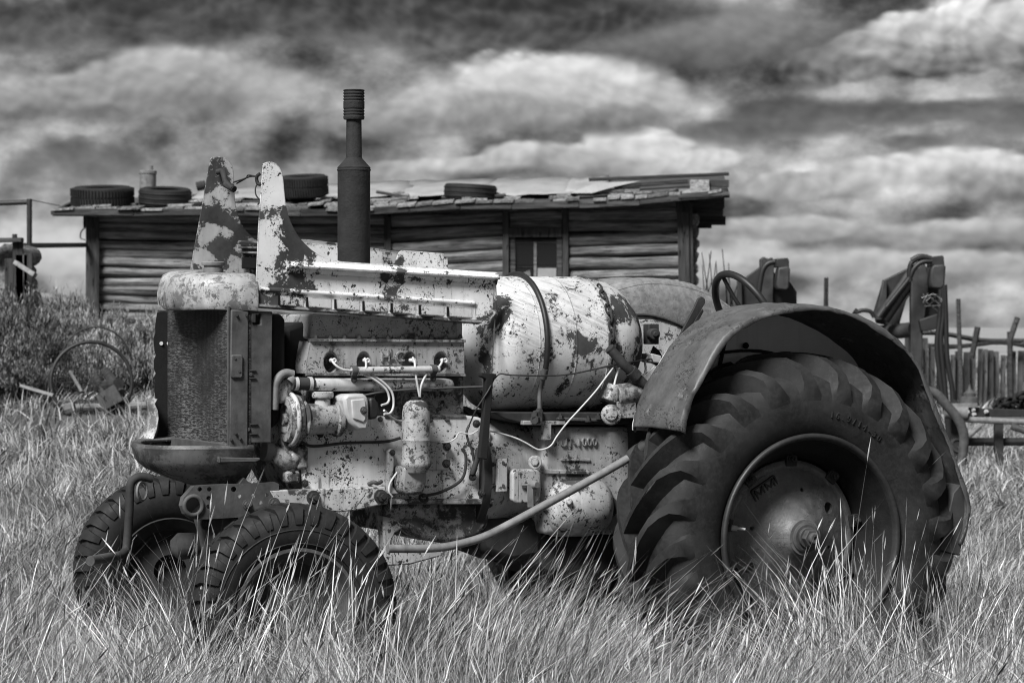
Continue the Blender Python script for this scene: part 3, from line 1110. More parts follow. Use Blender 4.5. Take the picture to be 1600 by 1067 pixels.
# nose cap: a rounded visor over the radiator
ns = MB()
rows = []
u_back = t(402, 470, .275).x
u_tip = t(250, 450, -.05).x
zb0 = 1.628
for sc_, z_, fw in ((.94, 1.646, .92), (.985, 1.636, .945), (1.0, 1.642, .965), (1.0, 1.655, .985), (1.0, 1.680, 1.005), (.985, 1.708, 1.005), (.96, 1.732, .985), (.92, 1.749, .95), (.84, 1.760, .87), (.6, 1.767, .65), (.2, 1.770, .25)):
    row = []
    n = 28
    for j in range(n + 1):
        a = math.pi * j / n - math.pi / 2
        cx = math.cos(a)
        u_ = u_back - (u_back - u_tip) * fw * (abs(cx) ** .92)
        v_ = .282 * sc_ * (abs(math.sin(a)) ** .90) * (1 if a > 0 else -1)
        lip = -.010 * (abs(cx) ** 3) if z_ < 1.65 else 0
        row.append((u_, -v_, z_ + lip + .03 * (v_ < 0) * abs(v_) / .28 - .012 * (1 - abs(cx)) * (z_ < 1.64)))
    row.insert(0, (u_back + .002, row[0][1], row[0][2]))
    row.append((u_back + .002, row[-1][1], row[-1][2]))
    rows.append(row)
ns.grid(rows)
no = ns.build('nose_cap', 'nose', TR, smooth=50, solid=.005)
for k, dv_ in enumerate((-.02, .05, .10)):          # pressed creases that follow the tip
    pts = []
    for z_, sc_, fw in ((1.645, 1.0, .99), (1.665, 1.0, 1.006), (1.69, .985, 1.008), (1.712, .965, .995), (1.732, .93, .955), (1.750, .86, .89)):
        a = -.35 + k * .30
        pts.append((u_back - (u_back - u_tip) * fw * abs(math.cos(a)) ** .92 - .001, -.282 * sc_ * abs(math.sin(a)) ** .90 * (1 if a > 0 else -1), z_))
    MB().tube(pts, .0045, 6, 3).build('pressed_crease', 'nose', no, smooth=60)
cp_ = t(333, 424, 0)
c_ = MB()
c_.lathe(cp_, UP, [(-.02, .040), (.012, .040), (.014, .036), (.022, .036), (.024, .045), (.034, .046), (.038, .042), (.040, 0)], 24)
c_.build('radiator_cap', 'rust_light', TR, smooth=40)
c_ = MB()
c_.tube([t(349, 425, .05), t(372, 435, .13), t(388, 449, .22), t(393, 468, .275), t(394, 476, .28)], .004, 6, 6)
c_.build('hood_seam', 'rust', no, smooth=60)

# ---- radiator -----------------------------------------------------
uN, uF = t(357, 600, .265).x, t(262, 600, -.285).x
zt, zb = 1.640, 1.085
rc = MB()
rc.hexa([(uN, -.265, zb), (uN + .09, -.265, zb), (uF + .09, .285, zb + .01), (uF, .285, zb + .01), (uN, -.265, zt), (uN + .09, -.265, zt), (uF + .09, .285, zt + .02), (uF, .285, zt + .02)])
rad = rc.build('radiator', 'core', TR, bevel=0, smooth=0)
rad['label'] = 'dark finned radiator core, dented'
fr = MB()
fr.hexa([(uN - .012, -.262, zb - .045), (uN + .01, -.262, zb - .045), (uF + .01, .288, zb - .03), (uF - .012, .288, zb - .03), (uN - .012, -.262, zb + .03), (uN + .01, -.262, zb + .03), (uF + .01, .288, zb + .04), (uF - .012, .288, zb + .04)])
fr.build('bottom_bar', 'rust_mid', rad, bevel=.004)
fr = MB().hexa([(uN - .005, -.270, zb - .05), (uN + .004, -.270, zb - .05), (uN + .004, -.262, zb - .05), (uN - .005, -.262, zb - .05), (uN - .005, -.270, zt), (uN + .004, -.270, zt), (uN + .004, -.262, zt), (uN - .005, -.262, zt)])
fr.build('corner_bead', 'rust_mid', rad, bevel=.002)
slab('side_channel', [(361, 484), (389, 484), (388, 700), (384, 713), (358, 713), (359, 600)], .272, .25, 'rust_mid', rad, bevel=.006)
slab('latch_plate', [(363, 554), (378, 554), (380, 557), (380, 588), (377, 591), (363, 591), (361, 588), (361, 557)], .282, .27, 'rust_mid', rad, bevel=.005)
for x_, y_ in ((370, 492), (385, 492), (361, 686), (375, 684), (367, 560), (374, 580), (368, 676)):
    MB().cyl(t(x_, y_, .284), t(x_, y_, .27), .0055, n=10).build('rivet', 'rust', rad)
cut_ = MB().prism(tp([(401, 490), (413, 490), (413, 507), (401, 507)], .30), (0, .1, 0))
sh = slab('shroud_side', [(390, 485), (426, 487), (425, 600), (424, 692), (388, 692), (389, 600)], .262, .245, 'rust_mid', rad, bevel=.004, cut=[cut_])
hb_ = MB()
hb_.box(t(396, 497, .266), (.016, .01, .035))
hb_.box(t(395, 579, .266), (.028, .008, .006)).box(t(395, 591, .266), (.028, .008, .006)).cyl(t(392, 585, .27), t(392, 585, .25), .008, n=10)
hb_.box(t(397, 663, .266), (.032, .008, .006)).box(t(397, 678, .266), (.032, .008, .006)).cyl(t(388, 671, .27), t(388, 671, .25), .008, n=10)
hb_.build('shroud_clip', 'rust', rad, bevel=.002)
slab('fan_shroud', [(424, 490), (440, 491), (446, 500), (446, 600), (436, 660), (424, 670)], .20, -.22, 'black', bevel=.01)
# ragged remains of the grille shell on the far side
rag = [(246, 488), (262, 488), (262, 702), (240, 702), (236, 690), (237, 660)]
k = 660
while k > 500:
    rag.append((242 + random.uniform(-1.5, 2), k))
    k -= 7
gs = slab('grille_shell', rag, -.288, -.292, 'black', bevel=0)
gl = MB()
for hx in (252, 263.5):
    gl.cyl(t(hx, 536.5, -.283), t(hx, 536.5, -.289), .0075, n=12)
gl.build('shell_stud', 'wire', gs)
rem = MB()
rows = []
for x_, y_, w_ in ((240, 622, .012), (234, 629, .022), (237, 640, .028), (238, 652, .028), (234, 668, .035), (228, 682, .04), (220, 693, .04), (216, 702, .04)):
    a_ = t(x_, y_, -.23)
    rows.append([a_ + Vector((0, .05, .012)), a_ + Vector((.0, 0, 0)), a_ + Vector((w_ * .6, -.02, -.004)), a_ + Vector((w_ * 1.1, .02, -.012))])
rem.grid(rows)
rem.build('grille_remnant', 'nose', gs, smooth=50, solid=.006)

# ---- front casting under the radiator ----------------------------
fc = MB()
rows = []
ub, ut = t(393, 715, .25).x, t(214, 705, -.02).x
for z_, sc_, fw in ((1.100, .86, .93), (1.103, .99, 1.0), (1.094, 1.02, 1.01), (1.080, 1.0, .995), (1.045, .98, .97), (1.015, .90, .88), (.985, .72, .70), (.955, .55, .45), (.94, .45, .25), (.92, .45, .2)):
    row = []
    for j in range(25):
        a = math.pi * j / 24 - math.pi / 2
        u_ = ub - (ub - ut) * fw * abs(math.cos(a)) ** .6
        v_ = .27 * sc_ * abs(math.sin(a)) ** .85 * (1 if a > 0 else -1)
        row.append((u_, -v_, z_ + .06 * (v_ < 0) * abs(v_)))
    rows.append(row)
fc.grid(rows)
fco = fc.build('front_casting', 'cast_front', TR, smooth=45, solid=.012)
sweep('casting_ledge', t(248, 706, .0), t(342, 722, .268), [(0, 0), (.01, 0), (.01, .022), (0, .022)], 'rust_mid', fco)
slab('casting_ledge', [(340, 714), (406, 715), (408, 718), (400, 722), (342, 723)], .275, .20, 'rust_mid', fco)
cuts = MB()
for x_, y_, r_ in ((302, 790, .029), (312, 764, .0085), (327, 764, .0085), (365, 764, .010), (326, 778, .0085), (326, 791, .0085), (374, 775, .007), (396, 774, .007), (417, 773, .007), (407, 785, .007)):
    cuts.cyl(t(x_, y_, .35), t(x_, y_, .1), r_, n=20)
plate = [(303, 759), (335, 757), (400, 755), (430, 753), (436, 756), (436, 778), (432, 790), (400, 800), (375, 808), (320, 811), (300, 811), (289, 803), (284, 790), (287, 777)]
bp = slab('front_axle_bracket', plate, .250, .215, 'rust_mid', bevel=.006, cut=[cuts])
MB().torus(t(302, 790, .252), NEAR, .036, .009, 28, 8).build('bracket_boss', 'rust_mid', bp, smooth=60)
bolts('bolt', [(386, 788, .250)], .014, 'rust_mid', bp)
bolts('bolt', [(428, 786, .250)], .017, 'rust_mid', bp)
slab('bracket_rib', [(372, 757), (381, 745), (388, 752), (400, 757)], .24, .20, 'rust_mid', bp)
slab('axle_support', [(315, 810), (375, 808), (365, 850), (345, 900), (335, 900), (325, 845)], .20, .10, 'rust_mid', bp)
MB().torus(t(321, 818, .205), NEAR, .018, .006, 20, 6, stretch=.8).build('support_eye', 'rust', bp, smooth=60)
MB().lathe(t(322, 762, 0) + Vector((.02, 0, -.06)), Vector((.55, 0, -.83)), [(0, .09), (.14, .05), (.3, .05)], 16).build('kingpost', 'rust_mid', bp, smooth=40)
# starting crank
ck = MB()
ck.tube([t(238, 748, .02), t(226, 745, .02), t(214, 746, .02), t(205, 754, .02), t(203, 768, .02), t(202, 800, .02), t(199, 845, .02), t(196, 860, .03), t(188, 867, .06), t(176, 870, .10)], .017, 12, 6)
cko = ck.build('starting_crank', 'rust', TR, smooth=60)
MB().cyl(t(181, 869, .08), t(141, 876, .22), .019, n=14).build('crank_handle', 'rust_mid', cko)
MB().torus(t(222, 767, -.05), Vector((.5, -1, 0)), .036, .006, 28, 6, stretch=.75).build('tow_ring', 'rust_light', TR, smooth=60)
# front axle
axl = MB()
zA = t(420, 905, 0).z
axl.box((-2.10, 0, .60), (.10, .86, .09))
axl.box((-2.10, 0, .68), (.16, .16, .14))
axo = axl.build('front_axle', 'rust', TR, bevel=.01)
for s_ in (-1, 1):
    MB().cyl((-2.10, .44 * s_, .42), (-2.10, .44 * s_, .74), .035, n=14).build('kingpin', 'rust', axo, smooth=40)
    MB().cyl((-2.10, .40 * s_, .54), (-2.10, .54 * s_, .53), .028, n=14).build('stub_axle', 'rust', axo, smooth=40)
    MB().tube([(-2.10, .42 * s_, .62), (-2.0, .38 * s_, .60), (-1.9, .34 * s_, .60)], .02, 8, 5).build('steering_arm', 'rust', axo, smooth=60)
MB().cyl((-1.9, -.36, .60), (-1.9, .36, .60), .016, n=10).build('tie_rod', 'rust', axo)
rk = MB()
rk.lathe(t(268, 855, -.2), Vector((.8, -.4, .1)), [(0, .03), (.03, .055), (.09, .05), (.13, .03), (.2, .028)], 14)
rk.build('steering_knuckle', 'rust_mid', axo, smooth=40)

# ---- exhaust --------------------------------------------------------
e0 = t(553, 420, 0)


def ez(y):
    return t(553, y, 0).z - e0.z


st_ = MB()
st_.lathe(e0, UP, [(-.12, .0655), (ez(266), .0655), (ez(262), .0665), (ez(248), .034), (ez(246), .032), (ez(184), .0305)], 32)
sto = st_.build('exhaust_muffler', 'stack', TR, smooth=40)
cpf = [(ez(187), .041), (ez(184), .0425)]
for k in range(9):
    y_ = 182 - k * 4.6
    cpf += [(ez(y_), .0425), (ez(y_ - 1.4), .0425 if k in (3, 4) else .0395), (ez(y_ - 2.8), .0425)]
cpf += [(ez(141), .0425), (ez(140.5), .038), (ez(150), .036)]
MB().lathe(e0, UP, cpf, 32, cap=False).build('ribbed_cap', 'stack', sto, smooth=40)
MB().lathe(e0 + Vector((0, 0, ez(266))), UP, [(-.004, .0665), (0, .0685), (.004, .0665)], 32, cap=False).build('weld_ring', 'stack', sto, smooth=60)

# ---- engine ---------------------------------------------------------
slab('engine_block', [(481, 584), (725, 585), (725, 652), (478, 652)], .20, -.20, 'engine_grimy', bevel=.006)
eb = slab('crankcase', [(478, 650), (600, 650), (725, 648), (752, 652), (768, 672), (769, 786), (607, 788), (475, 792), (470, 720)], .215, -.20, 'crankcase', bevel=.012)
sweep('water_jacket_ledge', t(600, 648, .205), t(725, 647, .205), [(0, 0), (.016, -.002), (.016, -.012), (0, -.014)], 'engine_grimy', eb)
hc = MB()
HX = [(522, 562), (574, 562), (646, 562), (695, 562)]
for x_, y_ in HX:
    o_ = t(x_, y_, .31)
    hc.lathe(o_, Vector((.25, 1, -.15)), [(0, .034), (.07, .031), (.145, .020)], 20, el=1.4)
headp = [(485, 533), (725, 534), (726, 585), (480, 584), (478, 570)]
hm = MB()
top_ = tp(headp, .236)
hm.prism(top_, (0, .43, 0))
hd = hm.build('cylinder_head', 'head', TR, bevel=.008, cut=[hc])
sweep('gasket_ledge', t(484, 532, .236), t(726, 533.5, .236), [(-.02, .008), (.012, .006), (.013, -.003), (-.02, -.006)], 'engine_grimy', hd)
sweep('gasket_ledge', t(480, 585, .236), t(726, 586, .236), [(-.02, .005), (.008, .005), (.009, -.004), (-.02, -.006)], 'engine_grimy', hd)
tx = MB()
pc = t(609, 558, .237)
put_text(tx, 'H-C', .060, .022, pc + Vector((.01, 0, .0)), (1, 0, 0), (0, 0, 1))
tx.box(pc + Vector((0, 0, .018)), (.012, .010, .035)).box(pc + Vector((0, 0, -.032)), (.085, .008, .004))
tx.build('raised_letters', 'head', hd, smooth=0)
slab('valve_cover', [(488, 490), (724, 500), (724, 531), (486, 530)], .205, -.20, 'head', bevel=.012)
for i, (x_, y_) in enumerate(HX):
    sp_ = MB()
    o_ = t(x_ - 5, y_ + 1, .218)
    sp_.cyl(o_, o_ + Vector((0, -.035, 0)), .009, .007, n=10)
    sp_.torus(o_ + Vector((0, -.036, 0)), NEAR, .007, .003, 14, 6)
    sp_.build('spark_plug', 'porcelain', hd, smooth=40)
wh = MB()
wh.tube([t(484, 601, .235), t(560, 601, .24), t(640, 601, .24), t(694, 601, .235), t(700, 603, .215)], .026, 14, 5)
who = wh.build('water_manifold', 'engine', TR, smooth=60)
MB().cyl(t(613, 612, .22), t(613, 612, .262), .013, n=12).build('drain_plug', 'rust_mid', who)
cd = MB()
cd.cyl(t(549, 579, .285), t(686, 577, .285), .0145, n=14)
cdo = cd.build('lead_conduit', 'engine', TR, smooth=40)
for x_, y_ in ((553, 579), (677, 577)):
    cl = MB()
    cl.cyl(t(x_ - 4, y_, .285), t(x_ + 4, y_, .285), .0195, n=14)
    cl.bar(t(x_, y_ + 4, .272), t(x_, y_ + 16, .262), .022, .010, (1, 0, 0))
    cl.bolt(t(x_, y_ + 15, .266), NEAR, .008)
    cl.build('conduit_clip', 'rust_mid', cdo, smooth=40)
WIRES = [[(518, 562, .255), (524, 570, .275), (535, 577, .285), (549, 579, .285)], [(570, 560, .25), (572, 567, .28), (572, 576, .295)],
         [(645, 559, .25), (648, 566, .28), (649, 576, .295)], [(692, 561, .255), (689, 569, .28), (683, 576, .287)],
         [(568, 585, .275), (585, 593, .285), (603, 608, .29), (608, 622, .29), (605, 630, .30), (596, 633, .31)],
         [(578, 585, .275), (596, 595, .285), (612, 612, .29), (615, 632, .29), (610, 645, .30), (600, 647, .31)],
         [(600, 641, .31), (612, 652, .27), (622, 657, .26), (634, 658, .25)],
         [(649, 583, .285), (652, 600, .29), (656, 621, .29)], [(668, 582, .285), (661, 595, .29), (657, 608, .29), (656, 621, .29)]]
for q in WIRES:
    rod('plug_lead', q, .0048, 'wire', cdo, n=8)
# oil filter canister
of0 = t(650, 745, .295)


def oz(y):
    return t(650, y, .295).z - of0.z


ofm = MB()
ofm.lathe(of0, UP, [(oz(738), .045), (oz(730), .055), (oz(727), .060), (oz(722), .060), (oz(720), .056), (oz(690), .0555), (oz(688), .0575), (oz(686), .0555), (oz(645), .055), (oz(634), .050), (oz(628), .038), (oz(625), .022)], 32)
ofo = ofm.build('oil_filter', 'canister', TR, smooth=40)
MB().lathe(of0, UP, [(oz(627), .021), (oz(621), .021), (oz(620), .016)], 6).build('filter_nut', 'black', ofo)
fb = MB()
fb.prism(tp([(630, 728), (668, 728), (668, 752), (662, 772), (636, 774), (628, 765)], .31), (0, .10, 0))
fb.build('filter_base', 'engine_grimy', ofo, bevel=.012)
slab('filter_bracket', [(668, 688), (700, 689), (703, 695), (703, 706), (699, 711), (699, 718), (702, 723), (702, 732), (698, 735), (668, 735)], .235, .205, 'engine', bevel=.006)
bolts('bolt', [(698, 697, .235), (697, 724, .235), (619, 762, .232)], .013)
bolts('bolt', [(489, 777, .252), (594, 775, .252)], .0205)
slab('side_rail', [(421, 766), (520, 763), (602, 760), (607, 786), (585, 791), (558, 797), (530, 800), (500, 797), (470, 790), (432, 786)], .252, .215, 'engine', bevel=.005)
slab('dipstick_bracket', [(606, 705), (610, 701), (616, 702), (617, 710), (614, 760), (625, 772), (606, 772)], .245, .214, 'engine', bevel=.005)
MB().bolt(t(613, 707, .245), NEAR, .009).build('bolt', 'rust', TR)
rod('drain_cock', [(576, 756, .22), (584, 753, .245), (590, 755, .245), (596, 752, .23)], .008, 'rust_mid')
sweep('sump_flange', t(607, 785, .22), t(769, 785, .22), [(-.02, .018), (.02, .014), (.020, -.004), (-.02, -.008)], 'engine_grimy', eb)
slab('oil_pan', [(600, 786), (768, 785), (764, 822), (745, 842), (700, 850), (660, 842), (632, 822), (600, 832)], .185, -.185, 'engine_grimy', bevel=.02)
bolts('sump_bolt', [(x_, 790, .19) for x_ in (618, 643, 668, 700)], .008, 'rust_mid')
MB().torus(t(662, 778, .236), Vector((0, -1, .5)), .016, .006, 18, 6).build('drain_ring', 'rust', TR, smooth=60)
ra = slab('radius_arm', [(598, 806), (615, 810), (632, 822), (618, 832), (612, 845), (610, 858), (690, 858), (692, 868), (640, 882), (602, 884)], .20, .14, 'engine', bevel=.006)
# timing case, water pump, governor and magneto at the front
slab('timing_case', [(441, 640), (482, 632), (482, 770), (462, 768), (452, 750), (444, 735), (441, 700)], .205, -.18, 'engine_grimy', bevel=.018)
slab('front_support', [(446, 512), (484, 500), (484, 590), (470, 592), (446, 575)], .12, -.15, 'black', bevel=.02)
MB().tube([t(425, 705, .16), t(440, 716, .2), t(452, 722, .2), t(462, 712, .2)], .035, 12, 5).build('lower_hose', 'engine_grimy', TR, smooth=60)
MB().cyl(t(412, 704, .17), t(424, 706, .17), .040, n=16).build('hose_band', 'rust_light', TR)
wp = MB()
pw = t(463, 655, .22)
wp.lathe(pw, FWD, [(-.02, .070), (.0, .098), (.020, .100), (.024, .100), (.034, .092), (.050, .086), (.052, .058), (.042, .054), (.042, .025), (.060, .022), (.060, 0)], 32)
wpo = wp.build('water_pump', 'engine_grimy', TR, smooth=35)
rg = MB()
rg.torus(pw + FWD * .026, FWD, .097, .010, 36, 8)
rg.build('pump_rim', 'engine', wpo, smooth=60)
gv = MB()
gv.lathe(t(470, 655, .25), Vector((1, 0, 0)), [(0, .062), (.012, .074), (.024, .062), (.06, .060), (.10, .058), (.135, .058), (.142, .070), (.160, .070), (.165, .05), (.19, .04)], 28)
gvo = gv.build('governor_housing', 'engine_grimy', TR, smooth=35)
gp = MB()
gp.lathe(t(504, 640, .25), UP, [(0, .032), (.035, .030), (.045, .030), (.046, .040), (.052, .043), (.066, .043), (.070, .038), (.07, 0)], 20)
gp.build('filler_cap', 'engine', gvo, smooth=35)
MB().cyl(t(472, 618, .25), t(472, 640, .25), .016, n=10).build('oil_stub', 'rust', gvo)
mg = slab('magneto', [(537, 622), (543, 616), (568, 615), (575, 620), (577, 630), (577, 660), (574, 672), (560, 672), (546, 660), (540, 645)], .335, .20, 'alu', bevel=.012)
slab('cover_plate', [(549, 625), (570, 623), (572, 630), (572, 655), (568, 660), (552, 654)], .342, .33, 'alu', mg, bevel=.004)
MB().bolt(t(568, 641, .342), NEAR, .011).build('cover_screw', 'rust_mid', mg)
slab('distributor_cap', [(577, 622), (585, 620), (592, 630), (594, 645), (589, 654), (577, 656)], .325, .22, 'hose', mg, bevel=.010)
MB().cyl(t(531, 655, .25), t(545, 655, .25), .035, n=16).build('coupling', 'alu', mg)
MB().tube([t(428, 640, .24), t(430, 605, .24), t(436, 590, .24), t(446, 583, .24), t(458, 585, .24)], .017, 12, 6).build('bypass_pipe', 'rust_light', TR, smooth=60)
MB().cyl(t(452, 597, .235), t(458, 590, .235), .024, n=14).build('pipe_flange', 'rust_light', TR)
hs = MB()
hs.cyl(t(456, 599, .24), t(490, 600, .24), .025, n=16)
hso = hs.build('coolant_hose', 'rust', TR)
for x_ in (462, 484):
    MB().cyl(t(x_ - 2.5, 599.5, .24), t(x_ + 2.5, 599.5, .24), .0275, n=16).build('hose_clamp', 'alu', hso)
slab('thermostat_housing', [(430, 600), (450, 588), (460, 600), (458, 625), (436, 632)], .235, .15, 'engine_grimy', bevel=.012)
MB().lathe(t(436, 535, .05), FWD, [(0, .02), (.02, .05), (.05, .05)], 16).build('fan_pulley', 'black', TR)

for k in range(11):                                  # head studs
    bolts('head_stud', [(494 + k * 22.5, 529.5, .222)], .0095, 'rust_mid', hd, UP)
for k in range(9):
    bolts('cover_bolt', [(490 + k * 26, 655 + (k % 2), .215)], .008, 'rust_mid', eb)
for x_, y_ in ((500, 630), (612, 630), (690, 632), (715, 612), (716, 640)):
    MB().lathe(t(x_, y_, .198), NEAR, [(0, .017), (.006, .017), (.008, .012), (.004, .010), (.004, 0)], 18).build('core_plug', 'engine_grimy', TR, smooth=40)
for x_, y_ in ((466, 618), (452, 632), (478, 640), (500, 678), (472, 700), (455, 735), (476, 755), (448, 690)):
    bolts('case_bolt', [(x_, y_, .212)], .011, 'rust')
for x_, y_, w_, h_ in ((455, 745, .06, .05), (470, 715, .05, .09), (447, 668, .04, .05)):
    MB().box(t(x_, y_, .205), (w_, .05, h_)).build('case_lug', 'engine_grimy', TR, bevel=.012)
rod('vacuum_pipe', [(470, 690, .23), (490, 697, .24), (540, 692, .235), (600, 690, .23), (626, 684, .25)], .006, 'rust')
rod('oil_line', [(660, 775, .24), (690, 768, .245), (722, 748, .245), (728, 715, .245), (722, 700, .24)], .006, 'rust')
rod('throttle_rod', [(520, 630, .26), (600, 612, .27), (700, 606, .27), (768, 604, .29)], .0045, 'rust_mid')

# ---- clutch housing, gearbox ---------------------------------------
uf = t(757, 715, .24).x
ch_ = MB()
zc = t(800, 735, 0).z
ch_.lathe((uf, 0, zc), Vector((1, 0, 0)), [(0, .262), (.026, .262), (.03, .246), (.05, .244), (.10, .238), (.16, .226), (.22, .21), (.33, .20)], 48)
cho = ch_.build('clutch_housing', 'case', TR, smooth=35)
fg = MB()
fg.lathe((uf - .012, 0, zc), Vector((1, 0, 0)), [(0, .268), (.034, .268)], 48)
for k in range(10):
    a = R(95 + k * 19)
    fg.bolt((uf + .022, -.256 * math.sin(a - R(60)) if False else .256 * math.cos(a), zc + .256 * math.sin(a) * (-1 if False else 1)), (1, 0, 0), .010)
fg.build('housing_flange', 'rust', cho, smooth=35)
gb = slab('gearbox', [(848, 667), (985, 666), (990, 700), (990, 835), (850, 835)], .245, -.245, 'case', bevel=.02)
bg_ = MB()
q0 = t(862, 792, .19)
bg_.lathe(q0, Vector((1, 0, 0)), [(-.06, .05), (-.03, .100), (.0, .118), (.05, .122), (.14, .124), (.20, .118), (.235, .095), (.245, .05)], 32)
bg_.build('gearbox_bulge', 'case', gb, smooth=60)
slab('gearbox_rib', [(848, 733), (942, 737), (942, 742), (848, 740)], .254, .24, 'case', gb, bevel=.003)
slab('part_number_bar', [(877, 716), (923, 717), (923, 721), (877, 720)], .252, .24, 'case', gb, bevel=.002)
tx = MB()
put_text(tx, 'UT-1000', .047, .02, t(903, 691, .246), (1, 0, 0), UP)
tx.build('raised_letters', 'case', gb, smooth=0)
MB().cyl(t(836, 722, .24), t(836, 722, .275), .028, n=20).cyl(t(836, 722, .27), t(836, 722, .282), .016, n=6).build('boss', 'case', gb, smooth=40, bevel=.003)
MB().cyl(t(949, 777, .24), t(949, 777, .27), .020, n=16).build('boss', 'case', gb, smooth=40, bevel=.003)
MB().cyl(t(889, 783, .28), t(889, 783, .325), .014, n=12).build('boss', 'case', gb, smooth=40, bevel=.003)
hh = slab('hand_hole_cover', [(806, 733), (840, 733), (846, 739), (845, 781), (839, 787), (807, 787), (801, 781), (801, 739)], .285, .245, 'case', gb, bevel=.008)
lv = MB()
lv.cyl(t(815, 758, .295), t(838, 757, .295), .006, n=10)
lv.lathe(t(832, 757, .29), Vector((.2, -1, 0)), [(0, .018), (.02, .018), (.03, .012)], 16)
lv.bar(t(828, 758, .302), t(829, 792, .31), .024, .006, (1, 0, 0))
lv.build('cover_handle', 'rust_light', hh, smooth=40)
slab('bracket_strip', [(779, 717), (793, 717), (793, 768), (778, 769)], .272, .24, 'case', gb, bevel=.003)
for y_ in (723, 759):
    MB().cyl(t(786, y_, .262), t(786, y_, .274), .008, n=10).build('strip_bolt', 'rust', gb)
rt_ = MB()
rt_.box((-.46, -.16, .93), (.14, .20, .52))
rt_.build('rear_axle_housing', 'rust', TR, bevel=.03)
MB().cyl((0, -.5, .716), (0, .5, .77), .12, n=20).build('axle_tube', 'rust', TR, smooth=40)
MB().box((-.02, 0, .80), (.62, .46, .55)).build('differential_case', 'engine_grimy', TR, bevel=.05)
slab('support_bar', [(752, 582), (776, 584), (775, 590), (771, 592), (762, 718), (750, 716), (757, 640), (760, 592), (752, 588)], .315, .285, 'black', bevel=.003)
bolts('flange_bolt', [(744, 662, .235), (753, 692, .235), (760, 730, .235), (752, 770, .235), (738, 745, .235)], .012)
rod('bleed_pipe', [(742, 730, .24), (738, 740, .25), (745, 718, .25), (748, 700, .25)], .012, 'rust')
pf = slab('platform', [(770, 644), (990, 645), (990, 664), (820, 662), (790, 655)], .27, -.27, 'rust', bevel=.005)
slab('platform_angle', [(818, 657), (884, 658), (884, 664), (862, 664), (862, 688), (850, 688), (850, 664), (818, 664)], .295, .265, 'engine_grimy', pf, bevel=.003)
slab('platform_angle', [(872, 652), (942, 654), (942, 659), (872, 657)], .285, .265, 'rust_mid', pf, bevel=.003)
bolts('bolt', [(876, 655, .28), (919, 659, .28), (935, 655, .28)], .012, 'rust', pf, UP)

# ---- gas tank -------------------------------------------------------
zT = t(830, 537, 0).z
RT = .277
uL, uR = t(768, 537, 0).x, t(902, 537, 0).x
tk = MB()
pr = []
for k in range(9):
    a = k / 8 * math.pi / 2
    pr.append((-.145 * math.cos(a), RT * math.sin(a)))
L_ = uR - uL
for f_ in (.20, .21, .215, .22, .23):
    pr.append((L_ * f_, RT + (.0015 if f_ == .215 else 0)))
for f_ in (.62, .63, .635, .64, .65):
    pr.append((L_ * f_, RT + (.002 if f_ == .635 else 0)))
pr += [(L_, RT)]
tk.lathe((uL, 0, zT), Vector((1, 0, 0)), pr, 64)
tko = tk.build('gas_tank', 'tank', TR, smooth=50)
tko['label'] = 'pale cylindrical pressure tank with flaking paint and rust'
de = MB()
pr = [(0, RT + .005), (.012, RT + .006), (.018, RT)]
for k in range(1, 10):
    a = k / 9 * math.pi / 2
    pr.append((.018 + .25 * math.sin(a), RT * math.cos(a)))
de.lathe((uR, 0, zT), Vector((1, 0, 0)), pr, 64)
de.build('tank_end', 'tank_end', tko, smooth=50)


def on_tank(u, deg, r=0.0):
    a = R(deg)                       # 90 = top, 180 = near side
    return Vector((u, (RT + r) * math.cos(a), zT + (RT + r) * math.sin(a)))


us_ = t(806, 537, 0).x
MB().tube([on_tank(us_, d_, .010) for d_ in range(60, 206, 8)], .0115, 10, 2).build('strap_hose', 'hose', tko, smooth=60)
sr = MB()
sr.tube([on_tank(us_, 205, .010), on_tank(us_, 222, .016), t(843, 652, .27)], .010, 8, 4)
sr.cyl(on_tank(us_, 200, .010), on_tank(us_, 209, .010), .014, n=10)
sr.build('strap_rod', 'rust_mid', tko, smooth=60)
nb = MB()
for k in range(7):
    nb.cyl(t(838 + random.uniform(-6, 8), 646 + random.uniform(-3, 9), .27), t(838 + random.uniform(-4, 8), 648 + random.uniform(-3, 9), .31), random.uniform(.008, .02), n=7)
nb.build('strap_clamp', 'rust', tko)
# chain round the tank end
uc = uR + .012
chn = []
for k in range(9):
    d_ = 128 + k * 7.5
    p0, p1 = on_tank(uc, d_ - 4.6, .012), on_tank(uc, d_ + 4.6, .012)
    ax = (p1 - p0).normalized()
    nrm = Vector((0, math.cos(R(d_)), math.sin(R(d_)))) if k % 2 else Vector((1, 0, 0))
    lk = MB().torus((p0 + p1) / 2, nrm, .013, .0045, 16, 6, e1=ax, stretch=1.9)
    lk.build('chain_link', 'rust', tko, smooth=60)
vl = MB()
vq = t(1014, 522, .10)
vl.box(vq + Vector((.01, 0, 0)), (.05, .05, .085))
vl.cyl(vq + Vector((0, -.02, 0)), vq + Vector((-.01, -.07, 0)), .024, n=14)
vl.cyl(vq + Vector((-.01, -.07, 0)), vq + Vector((-.012, -.082, 0)), .012, n=10)
vl.build('tank_valve', 'rust', tko, bevel=.004)
ga = slab('gauge_box', [(1018, 552), (1034, 556), (1034, 568), (1020, 566)], .16, .06, 'alu', tko, bevel=.004)
slab('gauge_shield', [(1016, 553), (1021, 540), (1030, 547), (1037, 560), (1037, 576), (1014, 566)], .09, .085, 'black', tko, bevel=.002)
tx = MB()
for q, txt in enumerate(('0', '1S', '105', '256')):
    d_ = 172 + 4.2 * q
    p0 = on_tank(uL + .115, d_, .0005)
    n_ = Vector((0, math.cos(R(d_)), math.sin(R(d_))))
    up = Vector((0, -math.sin(R(d_)), math.cos(R(d_))))
    up = up if up.z > 0 else -up
    put_text(tx, txt, .024, .002, p0, (1, 0, 0), up)
